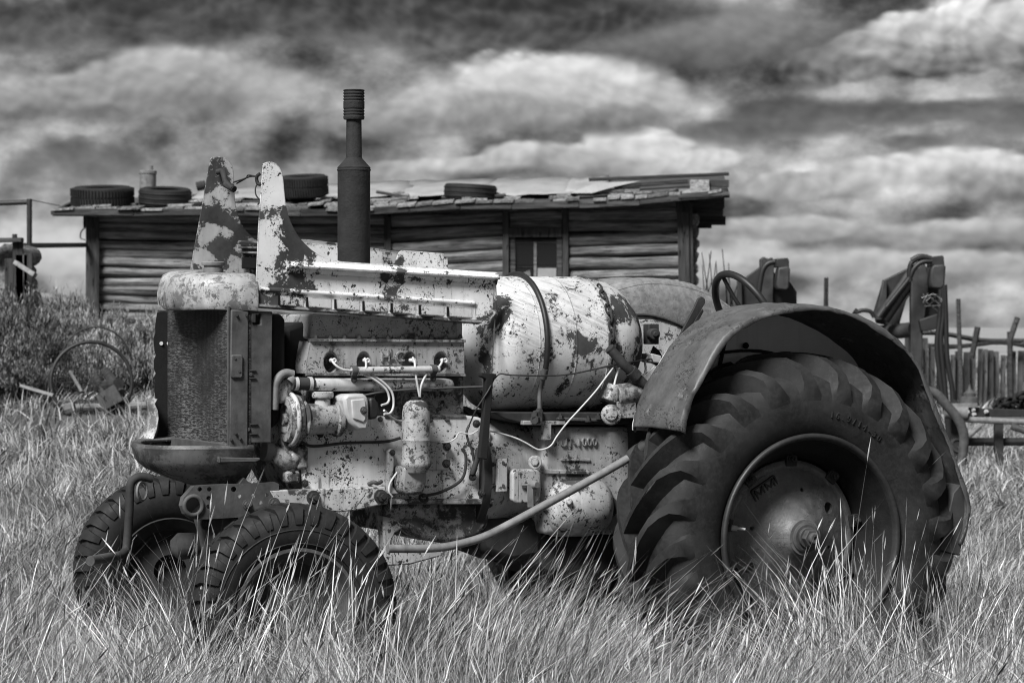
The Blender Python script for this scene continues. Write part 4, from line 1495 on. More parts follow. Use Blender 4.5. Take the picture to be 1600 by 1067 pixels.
tx.build('stamped_numbers', 'rust', tko, smooth=0)
rod('gauge_wire', [(1012, 558, .12), (1008, 566, .13), (1009, 578, .14), (1005, 590, .16)], .005, 'wire', tko)
rod('thin_cable', [(772, 592, .30), (782, 584, .31), (800, 586, .32), (860, 587, .33), (900, 583, .32), (960, 570, .28), (1010, 562, .2), (1020, 561, .14)], .0035, 'wire_dark', tko, n=6)
rod('thin_cable', [(772, 592, .30), (762, 612, .32), (745, 638, .30), (733, 664, .25)], .003, 'wire_dark', tko, n=6)
rod('loose_lead', [(958, 575, .31), (948, 588, .33), (930, 612, .34), (905, 640, .34), (885, 662, .33), (870, 682, .32), (862, 695, .31), (852, 701, .30), (840, 702, .29), (822, 692, .28), (805, 684, .27), (782, 677, .26), (765, 673, .25)], .0036, 'wire', TR, n=8)
rod('loose_lead', [(968, 575, .31), (962, 592, .33), (960, 608, .34), (968, 626, .35), (976, 635, .36)], .0045, 'wire', TR, n=8)
rod('loose_lead', [(672, 688, .24), (685, 690, .245), (700, 691, .245), (712, 684, .245), (718, 676, .245), (736, 678, .26), (748, 671, .28)], .0028, 'wire', TR, n=6)
rod('loose_lead', [(624, 733, .25), (616, 744, .255), (609, 756, .255), (608, 768, .256), (613, 776, .256)], .004, 'wire', TR, n=6)
rod('fuel_line', [(733, 664, .24), (729, 675, .24), (732, 690, .245), (738, 705, .25), (740, 720, .25)], .005, 'wire_dark', TR, n=6)

# ---- controls --------------------------------------------------------
sw = MB()
cw = t(1166, 494, 0)
nrm = Vector((.88, 0, .475))
e1 = Vector((0, -1, 0))
e2 = Vector((-.475, 0, .88))
sw.torus(cw, nrm, .205, .0155, 56, 12)
for a in (90, 210, 330):
    d_ = e1 * math.cos(R(a + 12)) + e2 * math.sin(R(a + 12))
    sw.tube([cw + d_ * .02, cw + d_ * .10 - nrm * .005, cw + d_ * .205], .009, 8, 3)
sw.lathe(cw - nrm * .03, nrm, [(0, .03), (.03, .032), (.045, .026), (.05, 0)], 18)
swo = sw.build('steering_wheel', 'hose', TR, smooth=60)
MB().cyl(cw - nrm * .02, cw - nrm * .95, .022, n=14).build('steering_column', 'rust', swo)
rod('steering_drag_link', [(1006, 702, .47), (985, 714, .46), (940, 740, .45), (860, 784, .43), (790, 822, .40), (757, 838, .39), (725, 848, .38), (690, 855, .38), (650, 857, .38), (606, 857, .38)], .0165, 'rust_light', n=14)
kn = MB()
kn.lathe(t(982, 716, .46), t(1012, 696, .48) - t(982, 716, .46), [(0, .02), (.01, .028), (.05, .032), (.09, .026), (.12, .03), (.15, .012)], 14)
kn.build('drag_link_knuckle', 'rust', TR, smooth=35)
rod('lift_pipe', [(953, 545, .36), (962, 555, .37), (975, 570, .38), (990, 584, .38), (1012, 606, .38)], .020, 'rust', n=14)
MB().cyl(t(985, 579, .38), t(995, 589, .38), .027, n=14).build('pipe_coupling', 'rust', TR)
MB().cyl(t(952, 544, .36), t(955, 547, .36), .022, n=14).build('pipe_coupling', 'rust', TR)
hv = MB()
hv.cyl(t(962, 618, .34), t(1006, 612, .34), .045, n=20)
hv.cyl(t(952, 628, .33), t(962, 604, .33), .038, n=14)
hv.lathe(t(955, 648, .38), Vector((-.5, -1, .1)), [(-.06, .03), (0, .042), (.02, .042), (.026, .026), (.034, .026)], 20)
hv.box(t(972, 640, .33), (.09, .08, .07))
hv.build('hydraulic_pump', 'engine_grimy', TR, smooth=40, bevel=.004)
slab('hand_lever', [(1050, 548), (1056, 551), (1102, 474), (1102, 467), (1097, 463), (1091, 466), (1085, 480)], .30, .288, 'rust', bevel=.003)
slab('hand_lever', [(1060, 545), (1066, 547), (1100, 487), (1099, 482), (1094, 486)], .26, .25, 'rust', bevel=.003)
slab('dash_panel', [(1005, 590), (1022, 572), (1030, 575), (1012, 605)], .18, .174, 'wire', bevel=.002)
slab('clutch_pan', [(738, 806), (850, 812), (850, 872), (800, 880), (752, 862)], .17, -.17, 'rust', bevel=.03)
slab('lower_case', [(800, 832), (985, 833), (985, 895), (960, 905), (850, 900), (800, 870)], .16, -.16, 'rust', bevel=.03)
MB().box((.05, 0, 1.12), (.5, .40, .05)).build('seat_platform', 'rust', TR, bevel=.01)
# ================================================================== LOG CABIN
# wall frame: s along the wall from its left corner, d towards the back, z up
LC, RC = world(135, 500, 41.6), world(1082, 500, 41.2)
LC.z = RC.z = 0
WD = (RC - LC)
WL = WD.length
WD.normalize()
WB = Vector((-WD.y, WD.x, 0))
CB = empty('log_cabin', (LC.x, LC.y, 0), math.atan2(WD.y, WD.x))
tag(CB, 'low weathered log cabin with sagging shingle roof behind the tractor', 'cabin')


def cw_(x, y, d=0.0):
    """photo pixel on the cabin's wall plane (d metres behind it), in cabin axes"""
    k = (x - 800) / FPX
    o = LC + WB * d
    # (kY, Y) = o + s*WD
    s = (o.x - k * o.y) / (k * WD.y - WD.x)
    Y = o.y + s * WD.y
    return Vector((s, d, CAMZ - (y - HZ) / FPX * Y))


def log_piece(name, p0, p1, r, mat, parent, seg=9, n=12, wob=.009, flatten=1.0):
    L = (p1 - p0).length
    v, f = [], []
    ph = [random.uniform(0, 6.28) for _ in range(4)]
    lump = [random.uniform(.88, 1.08) for _ in range(n)]
    for i in range(seg + 1):
        x = L * i / seg
        oz = wob * math.sin(x * 1.3 + ph[0]) + wob * .6 * math.sin(x * 3.1 + ph[1])
        oy = wob * .6 * math.sin(x * 1.7 + ph[2])
        rr = r * (1 + .05 * math.sin(x * 2.2 + ph[3]) + random.uniform(-.06, .05))
        for j in range(n):
            a = 2 * math.pi * (j + .5) / n
            v.append((x, oy + rr * math.cos(a) * lump[j], oz + rr * math.sin(a) * lump[j] * flatten))
    for i in range(seg):
        for j in range(n):
            k = (j + 1) % n
            f.append((i * n + j, i * n + k, (i + 1) * n + k, (i + 1) * n + j))
    f += [tuple(range(n - 1, -1, -1)), tuple(seg * n + j for j in range(n))]
    o = MB().add(v, f).build(name, mat, parent, p0, smooth=50)
    o.rotation_euler = (p1 - p0).to_track_quat('X', 'Z').to_euler()
    return o


# log courses of each bay: (x0, x1, rows of centre heights at x0, the same at x1, half height px)
def bay(x0, x1, ys0, ys1, hpx):
    for a, b in zip(ys0, ys1):
        p0, p1 = cw_(x0, a + random.uniform(-1.2, 1.2), .10 + random.uniform(-.02, .03)), cw_(x1, b + random.uniform(-1.2, 1.2), .10 + random.uniform(-.02, .03))
        r = hpx / FPX * 42 * random.uniform(.90, 1.02)
        log_piece('wall_log', p0, p1, r, 'log', CB, seg=max(4, int((p1 - p0).length * 3)))


def steps(y0, d, n):
    return [y0 + d * i for i in range(n)]


bay(150, 606, steps(339, 14.2, 18), steps(345, 14.6, 17) + [592], 7.9)
bay(612, 786, steps(348, 20, 13), steps(341, 19, 13), 10.8)
bay(797, 878, [338, 353], [336, 352], 8.6)
bay(797, 878, steps(462, 19, 7), steps(462, 19, 7), 10.5)
bay(889, 1062, steps(337, 18.8, 14), steps(333, 18.9, 14), 10.2)
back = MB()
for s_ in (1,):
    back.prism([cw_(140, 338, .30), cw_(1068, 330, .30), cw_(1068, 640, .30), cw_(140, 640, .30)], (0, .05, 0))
back.build('log_backing', 'gap_black', CB)  # black sheet behind the wall logs, seen through their gaps


def post(name, x0, x1, y0, y1, d=-.06, th=.14, lean=0):
    m = MB().hexa([cw_(x0 + lean, y1, d), cw_(x1 + lean, y1, d), cw_(x1 + lean, y1, d + th), cw_(x0 + lean, y1, d + th), cw_(x0, y0, d), cw_(x1, y0, d), cw_(x1, y0, d + th), cw_(x0, y0, d + th)])
    return m.build(name, 'post', CB, bevel=.008)


post('corner_post', 134, 152, 336, 670)
post('corner_board', 150, 155, 336, 670, -.08, .1)
post('wall_post', 600, 611, 338, 660)
post('wall_post', 785, 795, 330, 660, -.05)
post('wall_post', 879, 888, 326, 660, -.05)
post('corner_post', 1058, 1076, 318, 660, -.06, .16, 6)
post('corner_board', 1076, 1082, 316, 660, -.02, .10, 5)
post('post_cap', 130, 152, 335, 356, -.09, .1)
post('post_cap', 1056, 1078, 312, 332, -.09, .1)
# right end wall, seen edge on
ew = []
for k in range(16):
    z = 3.15 - .175 * k
    log_piece('wall_log', Vector((WL + .02, .15, z)), Vector((WL + .05, 4.3, z)), .085, 'log', CB, seg=8, n=8)
for k in range(16):
    z = 3.15 - .175 * k
    log_piece('wall_log', Vector((.1, .2, z)), Vector((.1, 4.3, z)), .08, 'log', CB, seg=6, n=7)
# window: frame, bars and panes set back in the wall
wdw = MB()


def wbar(x0, y0, x1, y1, d, th):
    return MB().hexa([cw_(x0, y1, d), cw_(x1, y1, d), cw_(x1, y1, d + th), cw_(x0, y1, d + th), cw_(x0, y0, d), cw_(x1, y0, d), cw_(x1, y0, d + th), cw_(x0, y0, d + th)])


wf = wbar(793, 356, 878, 371, -.04, .16).build('window', 'post', CB, bevel=.006)
wbar(797, 371, 805, 470, .0, .14).build('frame', 'board', wf)
wbar(870, 371, 878, 470, .0, .14).build('frame', 'board', wf)
wbar(805, 374, 870, 380, .03, .05).build('frame', 'board', wf)
wbar(834, 378, 838.5, 456, .03, .04).build('glazing_bar', 'pale_wood', wf)
wbar(805, 416, 870, 417.6, .04, .02).build('glazing_bar', 'board', wf)
wbar(803, 452, 872, 462, -.06, .18).build('sill', 'board', wf)
for a, b in (((805, 379), (834, 415)), ((838.5, 379), (870, 415)), ((805, 418), (834, 452)), ((838.5, 418), (870, 452))):
    wbar(a[0], a[1], b[0], b[1], .055, .006).build('pane', 'glass', wf)
wbar(840, 419, 869, 451, .046, .006).build('lit_pane', 'sheet', wf)  # pale sheet over the pane, a lit pane's brightness put into colour
lb = MB().prism([cw_(797, 434, -.02), cw_(828, 422, -.02), cw_(834, 456, -.02), cw_(797, 460, -.02)], (0, .02, 0))
lb.build('leaning_board', 'shingle', CB)

# ---- roof -----------------------------------------------------------
OV = -.42
RD = 2.35                                         # ridge lies this far behind the wall
EX = [(82, 332), (200, 333), (330, 331), (530, 333), (640, 327), (720, 322), (800, 322), (900, 319), (1000, 314), (1060, 309), (1140, 303)]
RX = [(150, 312), (300, 303), (450, 297), (600, 291), (750, 287), (900, 283), (1000, 279), (1139, 273)]
eave = [cw_(x, y, OV) for x, y in EX]
ridge = [cw_(x, y, RD) for x, y in RX]


def zat(line, s):
    return float(np.interp(s, [p.x for p in line], [p.z for p in line]))


def roof_pt(s, f, lift=0.0):
    return Vector((s, OV + (RD - OV) * f, zat(eave, s) * (1 - f) + zat(ridge, s) * f + lift))


s0, s1 = eave[0].x, eave[-1].x
rf = MB()
rows, rows2 = [], []
NS = 40
for i in range(NS + 1):
    s = s0 + (s1 - s0) * i / NS
    rows.append([roof_pt(s, f, -.03) for f in (0, .5, 1)] + [Vector((s, RD + (RD - OV), zat(eave, s) + .02))])
rf.grid(rows)
roof = rf.build('roof', 'board', CB, smooth=0, solid=.05)
# eave boards (split lengths of fascia)
xs_ = [84, 210, 330, 470, 560, 640, 720, 800, 905, 1000, 1065, 1139]
for a, b in zip(xs_[:-1], xs_[1:]):
    pa, pb = cw_(a, np.interp(a, [q[0] for q in EX], [q[1] for q in EX]), OV), cw_(b - 1, np.interp(b, [q[0] for q in EX], [q[1] for q in EX]), OV)
    dz = Vector((0, 0, random.uniform(-.02, .01)))
    MB().bar(pa + dz, pb + dz, .03, .10, (0, 1, 0)).build('fascia_board', 'board', roof, bevel=.006)
# shingles
for row_, (f0, lift0, w0) in enumerate(((-.015, .035, .16), (.10, .05, .18), (.22, .06, .2))):
    s = s0 + .02 + row_ * .05
    while s < s1 - .1:
        w_ = random.uniform(w0 * .7, w0 * 2.2)
        if random.random() < (.80, .55, .38)[row_] and s + w_ < s1:
            f1_ = f0 + random.uniform(.10, .17)
            fa = f0 + random.uniform(-.01, .015)
            lf = lift0 + random.uniform(-.01, .015)
            tl = random.uniform(-.02, .02)
            p_ = [roof_pt(s, fa, lf), roof_pt(s + w_ * .96, fa, lf + tl), roof_pt(s + w_ * .96, f1_, lf - .02 + tl), roof_pt(s, f1_, lf - .02)]
            o_ = p_[0].copy()
            th = Vector((0, 0, .028))
            MB().hexa([q - o_ for q in p_] + [q + th - o_ for q in p_]).build('shingle', 'shingle', roof, o_, smooth=0)
        s += w_ + random.uniform(0, .02)
# sheets of flat metal on the upper slope
for x0, x1, fa, fb in ((300, 470, .42, 1.0), (455, 640, .38, 1.0), (630, 770, .30, 1.0), (760, 900, .25, 1.0), (880, 950, .32, .98)):
    sa, sb = cw_(x0, 300, 1.).x, cw_(x1, 300, 1.).x
    g = [[roof_pt(sa + (sb - sa) * i / 6, fa + random.uniform(-.02, .03) if j == 0 else fa + (fb - fa) * j / 3, .055 + random.uniform(0, .02) + .012 * (i % 2)) for j in range(4)] for i in range(7)]
    MB().grid(g).build('roof_sheet', 'sheet', roof, smooth=40, solid=.006)
# torn tar paper, loose boards and laths
for x0, y0, x1, y1, wd in ((588, 300, 640, 309, .07), (612, 303, 632, 300, .05), (920, 281, 1139, 272, .10), (960, 292, 1075, 284, .12), (900, 300, 1000, 296, .14), (330, 300, 372, 301, .06), (690, 309, 790, 305, .10), (1000, 299, 1110, 292, .16), (560, 315, 640, 310, .12), (300, 318, 420, 315, .1)):
    pa, pb = cw_(x0, y0, .25), cw_(x1, y1, .25)
    MB().bar(pa, pb, wd, .035, (0, 1, .25)).build('loose_board', random.choice(['board', 'shingle', 'board']), roof, bevel=.004)
MB().prism([cw_(930, 286, .2), cw_(1000, 283, .2), cw_(960, 292, .15), cw_(925, 302, .1), cw_(890, 302, .1)], (0, .02, 0)).build('torn_sheet', 'sheet', roof)
MB().prism([cw_(1078, 281, -.3), cw_(1108, 281, -.3), cw_(1109, 304, -.42), cw_(1078, 305, -.42)], (0, .03, 0)).build('end_shingle', 'shingle', roof)
# stepped boards of the overhanging end
for k, (x0, y0, x1, y1, d) in enumerate(((1108, 281, 1139, 293, -.25), (1108, 293, 1137, 303, -.30), (1077, 309, 1132, 326, .2), (1080, 326, 1130, 338, .6), (1082, 338, 1134, 352, 1.2), (1085, 350, 1112, 357, 1.5))):
    wbar(x0, y0, x1, y1, d, .8).build('end_board', 'board', roof, bevel=.006)
pa, pb = cw_(1060, 307, OV), cw_(1140, 303, OV)
MB().bar(pa, pb, .06, .05, (0, 1, 0)).build('end_board', 'board', roof)
MB().bar(cw_(82, 333, OV), cw_(112, 318, .6), .05, .05, (0, 0, 1)).build('rake_board', 'board', roof)
# stove pipe
sp_ = MB()
pb_ = cw_(231, 302, .9)
sp_.lathe(pb_ - Vector((0, 0, .12)), UP, [(0, .125), (.40, .125), (.41, .135), (.45, .135), (.46, .12)], 20)
sp_.cyl(pb_ + Vector((.05, 0, .33)), pb_ + Vector((.05, 0, .41)), .03, n=8)
sp_.build('stove_pipe', 'rust_light', roof, smooth=40)
rag_ = log_piece('rag_bundle', cw_(309, 299, .6), cw_(322, 296, .6), .07, 'rust', roof, seg=4, n=7, wob=.05)
MB().tube([cw_(134, 355, -.1), cw_(127, 362, -.1), cw_(126, 372, -.1), cw_(133, 375, -.1)], .012, 6, 5).build('wire_loop', 'wire', CB, smooth=60)

# ---- tyres lying on the roof ---------------------------------------
ROOF_TYRES = [(160, 307, 97, 30, 'wide ribbed tyre lying at the left end of the cabin roof'),
              (258, 308, 83, 27, 'smaller smooth tyre on the cabin roof in front of the stove pipe'),
              (474, 291, 76, 33, 'upright-edged tyre on the roof between the fins and the exhaust stack'),
              (735, 301, 83, 25, 'low worn tyre lying flat on the roof right of the exhaust stack')]
for i, (x, y, w_, h_, lab) in enumerate(ROOF_TYRES):
    c = cw_(x, y, .35)
    sc_ = 42 / FPX
    RR, hh = w_ * sc_ / 2, h_ * sc_ * 1.02
    m = MB()
    h2 = hh / 2
    pf_ = [(RR * .60, h2 * .86), (RR * .70, h2), (RR * .88, h2 * .98), (RR * .96, h2 * .86), (RR * .985, h2 * .5), (RR * .99, 0), (RR * .985, -h2 * .5), (RR * .96, -h2 * .86), (RR * .88, -h2), (RR * .66, -h2), (RR * .60, -h2 * .8), (RR * .62, -h2 * .7), (RR * .86, -h2 * .7), (RR * .86, h2 * .7), (RR * .64, h2 * .72)]
    n = 48
    v, f = [], []
    for a in range(n):
        an = 2 * math.pi * a / n
        v += [(r * math.cos(an), r * math.sin(an), z) for r, z in pf_]
    k = len(pf_)
    for a in range(n):
        for j in range(k):
            f.append((a * k + j, ((a + 1) % n) * k + j, ((a + 1) % n) * k + (j + 1) % k, a * k + (j + 1) % k))
    m.add(v, f)
    if i in (0, 2):
        for a in range(60):
            an = 2 * math.pi * a / 60
            for zz_ in (-.45, .45):
                m.box((RR * math.cos(an + zz_ * .1), RR * math.sin(an + zz_ * .1), h2 * zz_), (RR * .05, RR * .055, h2 * .75), Matrix.Rotation(an, 3, 'Z'))
    else:
        for zz_ in (-.55, 0, .55):
            m.torus((0, 0, h2 * zz_), (0, 0, 1), RR * .985, RR * .028, 48, 6)
    pos = CB.matrix_basis @ c
    o = m.build('tyre', 'rubber_dark', None, pos, smooth=45)
    o.rotation_euler = (R((7, 8, 8, 1)[i]), R((0, 2, -2, 3)[i]), CB.rotation_euler.z)
    tag(o, lab, 'tyre', 'old tyres weighing down the cabin roof')

# ================================================================== LEFT YARD
fr_ = empty('pipe_frame', world(46, 640, 36))
tag(fr_, 'dark pipe gate frame standing left of the cabin', 'frame')


def wrel(par, x, y, Y):
    return world(x, y, Y) - par.location


m = MB().cyl(wrel(fr_, 46, 640, 36), wrel(fr_, 46, 311, 36), .034, n=12)
m.build('post', 'loader', fr_)
MB().cyl(wrel(fr_, -60, 320, 36.2), wrel(fr_, 46, 316, 36.2), .032, n=12).build('rail', 'loader', fr_)
MB().cyl(wrel(fr_, 20, 384, 36.1), wrel(fr_, 134, 383, 41.5), .034, n=12).build('rail', 'loader', fr_)
MB().cyl(wrel(fr_, -60, 640, 36.2), wrel(fr_, -60, 316, 36.2), .034, n=12).build('post', 'loader', fr_)
MB().tube([wrel(fr_, 46, 312, 36), wrel(fr_, 70, 317, 37), wrel(fr_, 94, 322, 40)], .006, 5, 4).build('wire', 'wire_dark', fr_)

wp_ = empty('woodpile', world(20, 620, 34))
tag(wp_, 'stack of sawn log ends with planks at the left edge', 'woodpile')
for x, y, r in ((6, 441, .09), (2, 420, .10), (10, 397, .12), (-18, 430, .1), (-16, 400, .11), (-8, 460, .1), (12, 462, .09)):
    a_ = wrel(wp_, x, y, 33.6)
    log_piece('log', a_, a_ + Vector((.1, 1.3, 0)), r, 'log', wp_, seg=3, n=12)
for x0, y0, x1, y1, wd, mt in ((28, 378, 32, 620, .12, 'post'), (44, 395, 46, 620, .10, 'post'), (14, 404, 17, 620, .1, 'post'), (34, 398, 36, 620, .14, 'picket')):
    MB().bar(wrel(wp_, x0, y0, 33.4), wrel(wp_, x1, y1, 33.4), wd, .05, (1, 0, 0)).build('stake', mt, wp_, bevel=.004)
MB().bar(wrel(wp_, 24, 410, 33.2), wrel(wp_, 55, 430, 33.0), .06, .05, (0, 1, 0)).build('plank', 'pale_wood', wp_)
MB().bar(wrel(wp_, -30, 376, 33.4), wrel(wp_, 35, 375, 33.4), .2, .05, (0, 1, 0)).build('plank', 'board', wp_)
MB().cyl(wrel(wp_, 23, 374, 33.4), wrel(wp_, 23, 366, 33.4), .03, n=8).build('knob', 'rust', wp_)

sh_ = empty('far_shed', world(64, 620, 70))
tag(sh_, 'small far shed with a pale roof behind the sagebrush', 'shed')
MB().prism([wrel(sh_, 30, 470, 70), wrel(sh_, 78, 470, 70), wrel(sh_, 78, 620, 70), wrel(sh_, 30, 620, 70)], (0, 3, 0)).build('wall', 'post', sh_)
MB().prism([wrel(sh_, 44, 456, 70), wrel(sh_, 52, 459, 69.6), wrel(sh_, 84, 470, 69.6), wrel(sh_, 82, 477, 69.6), wrel(sh_, 44, 466, 70)], (0, 3.4, 0)).build('roof', 'sheet', sh_)


def bush(loc, h, rad, n_stem, n_leaf, label, mat='sage', seed=0):
    rr = np.random.default_rng(seed)
    b = empty('sagebrush', loc)
    tag(b, label, 'bush', 'sagebrush left of the tractor')
    st = MB()
    tips = []
    for k in range(n_stem):
        a = rr.uniform(0, 6.28)
        q = rr.uniform(.1, 1) ** .6
        tip = Vector((math.cos(a) * rad * q, math.sin(a) * rad * q, h * (1.04 - .40 * q * q) * rr.uniform(.55, 1.10)))
        mid = Vector((tip.x * .45, tip.y * .45, tip.z * .55))
        st.tube([(0, 0, 0), mid, tip], .018, 4, 3, taper=.004)
        tips.append((mid, tip))
    st.build('stem', 'twig', b, smooth=60)
    # leaf sprays clustered along the upper stems
    k = rr.integers(0, n_stem, n_leaf)
    f = rr.uniform(.12, 1.03, n_leaf) ** .7
    mids = np.array([tips[i][0] for i in k])
    tps = np.array([tips[i][1] for i in k])
    pos = mids + (tps - mids) * f[:, None] + rr.normal(0, 1, (n_leaf, 3)) * np.array([.055, .055, .09]) * (h / 1.5)
    ln = rr.uniform(.05, .13, n_leaf) * (h / 1.5)
    wd = rr.uniform(.0035, .0065, n_leaf)
    d = rr.normal(0, .42, (n_leaf, 3)) + np.array([0, 0, 1.2])
    d /= np.linalg.norm(d, axis=1)[:, None]
    s = np.cross(d, rr.normal(0, 1, (n_leaf, 3)))
    s /= np.linalg.norm(s, axis=1)[:, None]
    V = np.empty((n_leaf, 4, 3))
    V[:, 0] = pos
    V[:, 1] = pos + d * ln[:, None] * .5 + s * wd[:, None]
    V[:, 2] = pos + d * ln[:, None]
    V[:, 3] = pos + d * ln[:, None] * .5 - s * wd[:, None]
    me = bpy.data.meshes.new('foliage')
    me.vertices.add(n_leaf * 4)
    me.vertices.foreach_set('co', V.reshape(-1))
    me.loops.add(n_leaf * 4)
    me.loops.foreach_set('vertex_index', np.arange(n_leaf * 4))
    me.polygons.add(n_leaf)
    me.polygons.foreach_set('loop_start', np.arange(n_leaf) * 4)
    me.update(calc_edges=True)
    me.materials.append(M[mat])
    o = bpy.data.objects.new('foliage', me)
    C.objects.link(o)
    o.parent = b
    return b


M['sage_pale'] = straw('pale sagebrush leaf', .14, .50)
BUSH = [(20, 470, 31, 1.05, 'tall dark sagebrush at the left edge below the woodpile', 'sage'), (75, 478, 31.5, .85, 'loose sagebrush left of the cabin corner, second from the left edge', 'sage_pale'),
        (108, 468, 33, .55, 'thin spiky sagebrush against the sky beside the cabin corner', 'sage_pale'), (150, 505, 31, .60, 'sagebrush behind the wheel rings under the cabin corner', 'sage'),
        (205, 497, 30.2, .62, 'pale feathery sagebrush close to the radiator', 'sage_pale'), (236, 512, 30, .5, 'pale sagebrush partly hidden by the radiator', 'sage_pale'),
        (-30, 475, 30, .8, 'dark sagebrush cut off by the left edge', 'sage'), (50, 530, 29.8, .75, 'low dark sagebrush in front of the taller ones', 'sage')]
for i, (x, y, Y, rad, lab, mt) in enumerate(BUSH):
    top = world(x, y, Y)
    g0 = float(gz(top.x, Y))
    bush((top.x, Y, g0 - .05), top.z - g0 + .05, rad, 60, 17000, lab, mt, i + 3)

# old hay rake: wheel rings lying in the brush
rk_ = empty('hay_rake', world(140, 640, 28.3))
tag(rk_, 'rusty wheel rings and frame of an old hay rake in the brush', 'hay rake')
for x, y, r, Y, tr in ((143, 597, .40, 28.2, .019), (150, 565, .36, 29.6, .008)):
    MB().torus(wrel(rk_, x, y, Y), Vector((.25, -1, .1)), r, tr, 48, 8).build('wheel_ring', 'loader', rk_, smooth=60)
for a in range(0, 360, 36):
    c0 = wrel(rk_, 143, 597, 28.2)
    ax_ = Vector((.25, -1, .1)).normalized()
    q1, q2, _ = frame_of(ax_)
    MB().cyl(c0, c0 + (q1 * math.cos(R(a)) + q2 * math.sin(R(a))) * .40, .005, n=5).build('spoke', 'rust', rk_)
for x0, y0, x1, y1, r in ((165, 580, 190, 615, .05), (150, 590, 175, 640, .04), (120, 630, 200, 628, .03), (155, 605, 185, 600, .06)):
    MB().cyl(wrel(rk_, x0, y0, 28.4), wrel(rk_, x1, y1, 28.0), r, n=10).build('frame_bar', 'rust', rk_)
MB().prism([wrel(rk_, 150, 618, 27.9), wrel(rk_, 178, 600, 27.9), wrel(rk_, 192, 625, 27.9), wrel(rk_, 160, 642, 27.9)], (0, .05, 0)).build('seat_pan', 'rust_mid', rk_)

for (x0, y0, x1, y1, Y, r, lab, mt) in ((33, 602, 84, 619, 28, .02, 'pale plank lying at a slant in the brush', 'pale_wood'), (110, 580, 128, 612, 28, .018, 'short pale stake leaning inside the wheel ring', 'pale_wood'),
                                        (85, 632, 150, 630, 28.6, .04, 'grey pole lying before the hay rake', 'board')):
    a_, b_ = world(x0, y0, Y), world(x1, y1, Y - .2)
    o = log_piece('fallen_plank', a_, b_, r, mt, None, seg=6, n=8)
    tag(o, lab, 'plank', 'boards fallen in the left yard')
a_, b_ = world(96, 637, 28.2), world(236, 633, 28.0)
o = log_piece('fallen_log', a_, b_, .045, 'pale_wood', None, seg=10, n=9)
tag(o, 'long bleached log lying in the grass left of the radiator', 'log')
o = log_piece('log_stub', world(102, 640, 27.9), world(117, 636, 27.9), .065, 'pale_wood', None, seg=5, n=9)
tag(o, 'thick pale log stub at the left end of the bleached log', 'log')

# ================================================================== RIGHT YARD
LS = 33 / 24
LD = empty('loader_frame', world(1330, 700, 33))
LD.location.z = 0
tag(LD, 'black steel loader mast with hydraulic hoses behind the rear fender', 'loader')


def lp(x, y, Y=24.0):
    return world(x, y, Y + 9) - LD.location


def lprism(name, pts, Y, th, mat, bevel=.01):
    return MB().prism([lp(x, y, Y) for x, y in pts], (0, th * LS, 0)).build(name, mat, LD, bevel=bevel)


lprism('upright', [(1424, 425), (1445, 410), (1452, 440), (1442, 520), (1438, 760), (1422, 760)], 24, .12, 'loader_pale')
lprism('upright', [(1440, 415), (1470, 420), (1472, 480), (1465, 512), (1445, 515), (1436, 500)], 24.12, .18, 'loader')
lprism('head_block', [(1454, 401), (1473, 399), (1475, 402), (1476, 416), (1454, 417)], 23.8, .22, 'loader')
lprism('head_block', [(1458, 414), (1476, 413), (1478, 417), (1476, 447), (1470, 452), (1456, 450), (1454, 440), (1455, 420)], 23.7, .25, 'loader_pale', .02)
lprism('boom_plate', [(1381, 438), (1421, 418), (1445, 408), (1440, 430), (1416, 470), (1404, 512), (1370, 505), (1366, 488)], 24.3, .08, 'loader')
lprism('boom_web', [(1380, 437), (1386, 437), (1386, 470), (1378, 500), (1368, 500)], 24.2, .06, 'loader_pale')
MB().cyl(lp(1382, 500, 24.1), lp(1428, 432, 24.1), .045 * LS, n=12).build('hydraulic_ram', 'loader', LD)
MB().cyl(lp(1372, 495, 24.0), lp(1422, 424, 24.0), .025 * LS, n=10).build('hydraulic_ram', 'loader_pale', LD)
MB().cyl(lp(1380, 520, 24.4), lp(1426, 515, 24.1), .065 * LS, n=16).build('cross_tube', 'loader_pale', LD)
MB().cyl(lp(1200, 520, 24.4), lp(1380, 520, 24.4), .065 * LS, n=16).build('cross_tube', 'loader', LD)
lprism('base_plate', [(1436, 500), (1466, 490), (1468, 514), (1440, 518)], 23.9, .14, 'loader')
for k, pts in enumerate(([(1455, 404), (1440, 402), (1425, 410), (1421, 425), (1422, 440)], [(1456, 408), (1440, 410), (1428, 420), (1420, 436), (1405, 455), (1385, 480)],
                         [(1450, 402), (1436, 401), (1424, 407)], [(1473, 450), (1474, 490), (1470, 530), (1474, 580), (1480, 640), (1484, 690)], [(1470, 452), (1468, 500), (1464, 540), (1470, 600), (1480, 660), (1482, 700)],
                         [(1476, 445), (1478, 500), (1480, 560), (1488, 610), (1488, 660), (1484, 700)], [(1338, 488), (1348, 485), (1360, 487), (1366, 496)])):
    MB().tube([lp(x, y, 23.7) for x, y in pts], .030 if k != 6 else .024, 8, 5).build('hydraulic_hose', 'hose', LD, smooth=60)
MB().cyl(lp(1334, 486, 23.7), lp(1340, 490, 23.7), .03 * LS, n=8).build('hose_fitting', 'loader', LD)
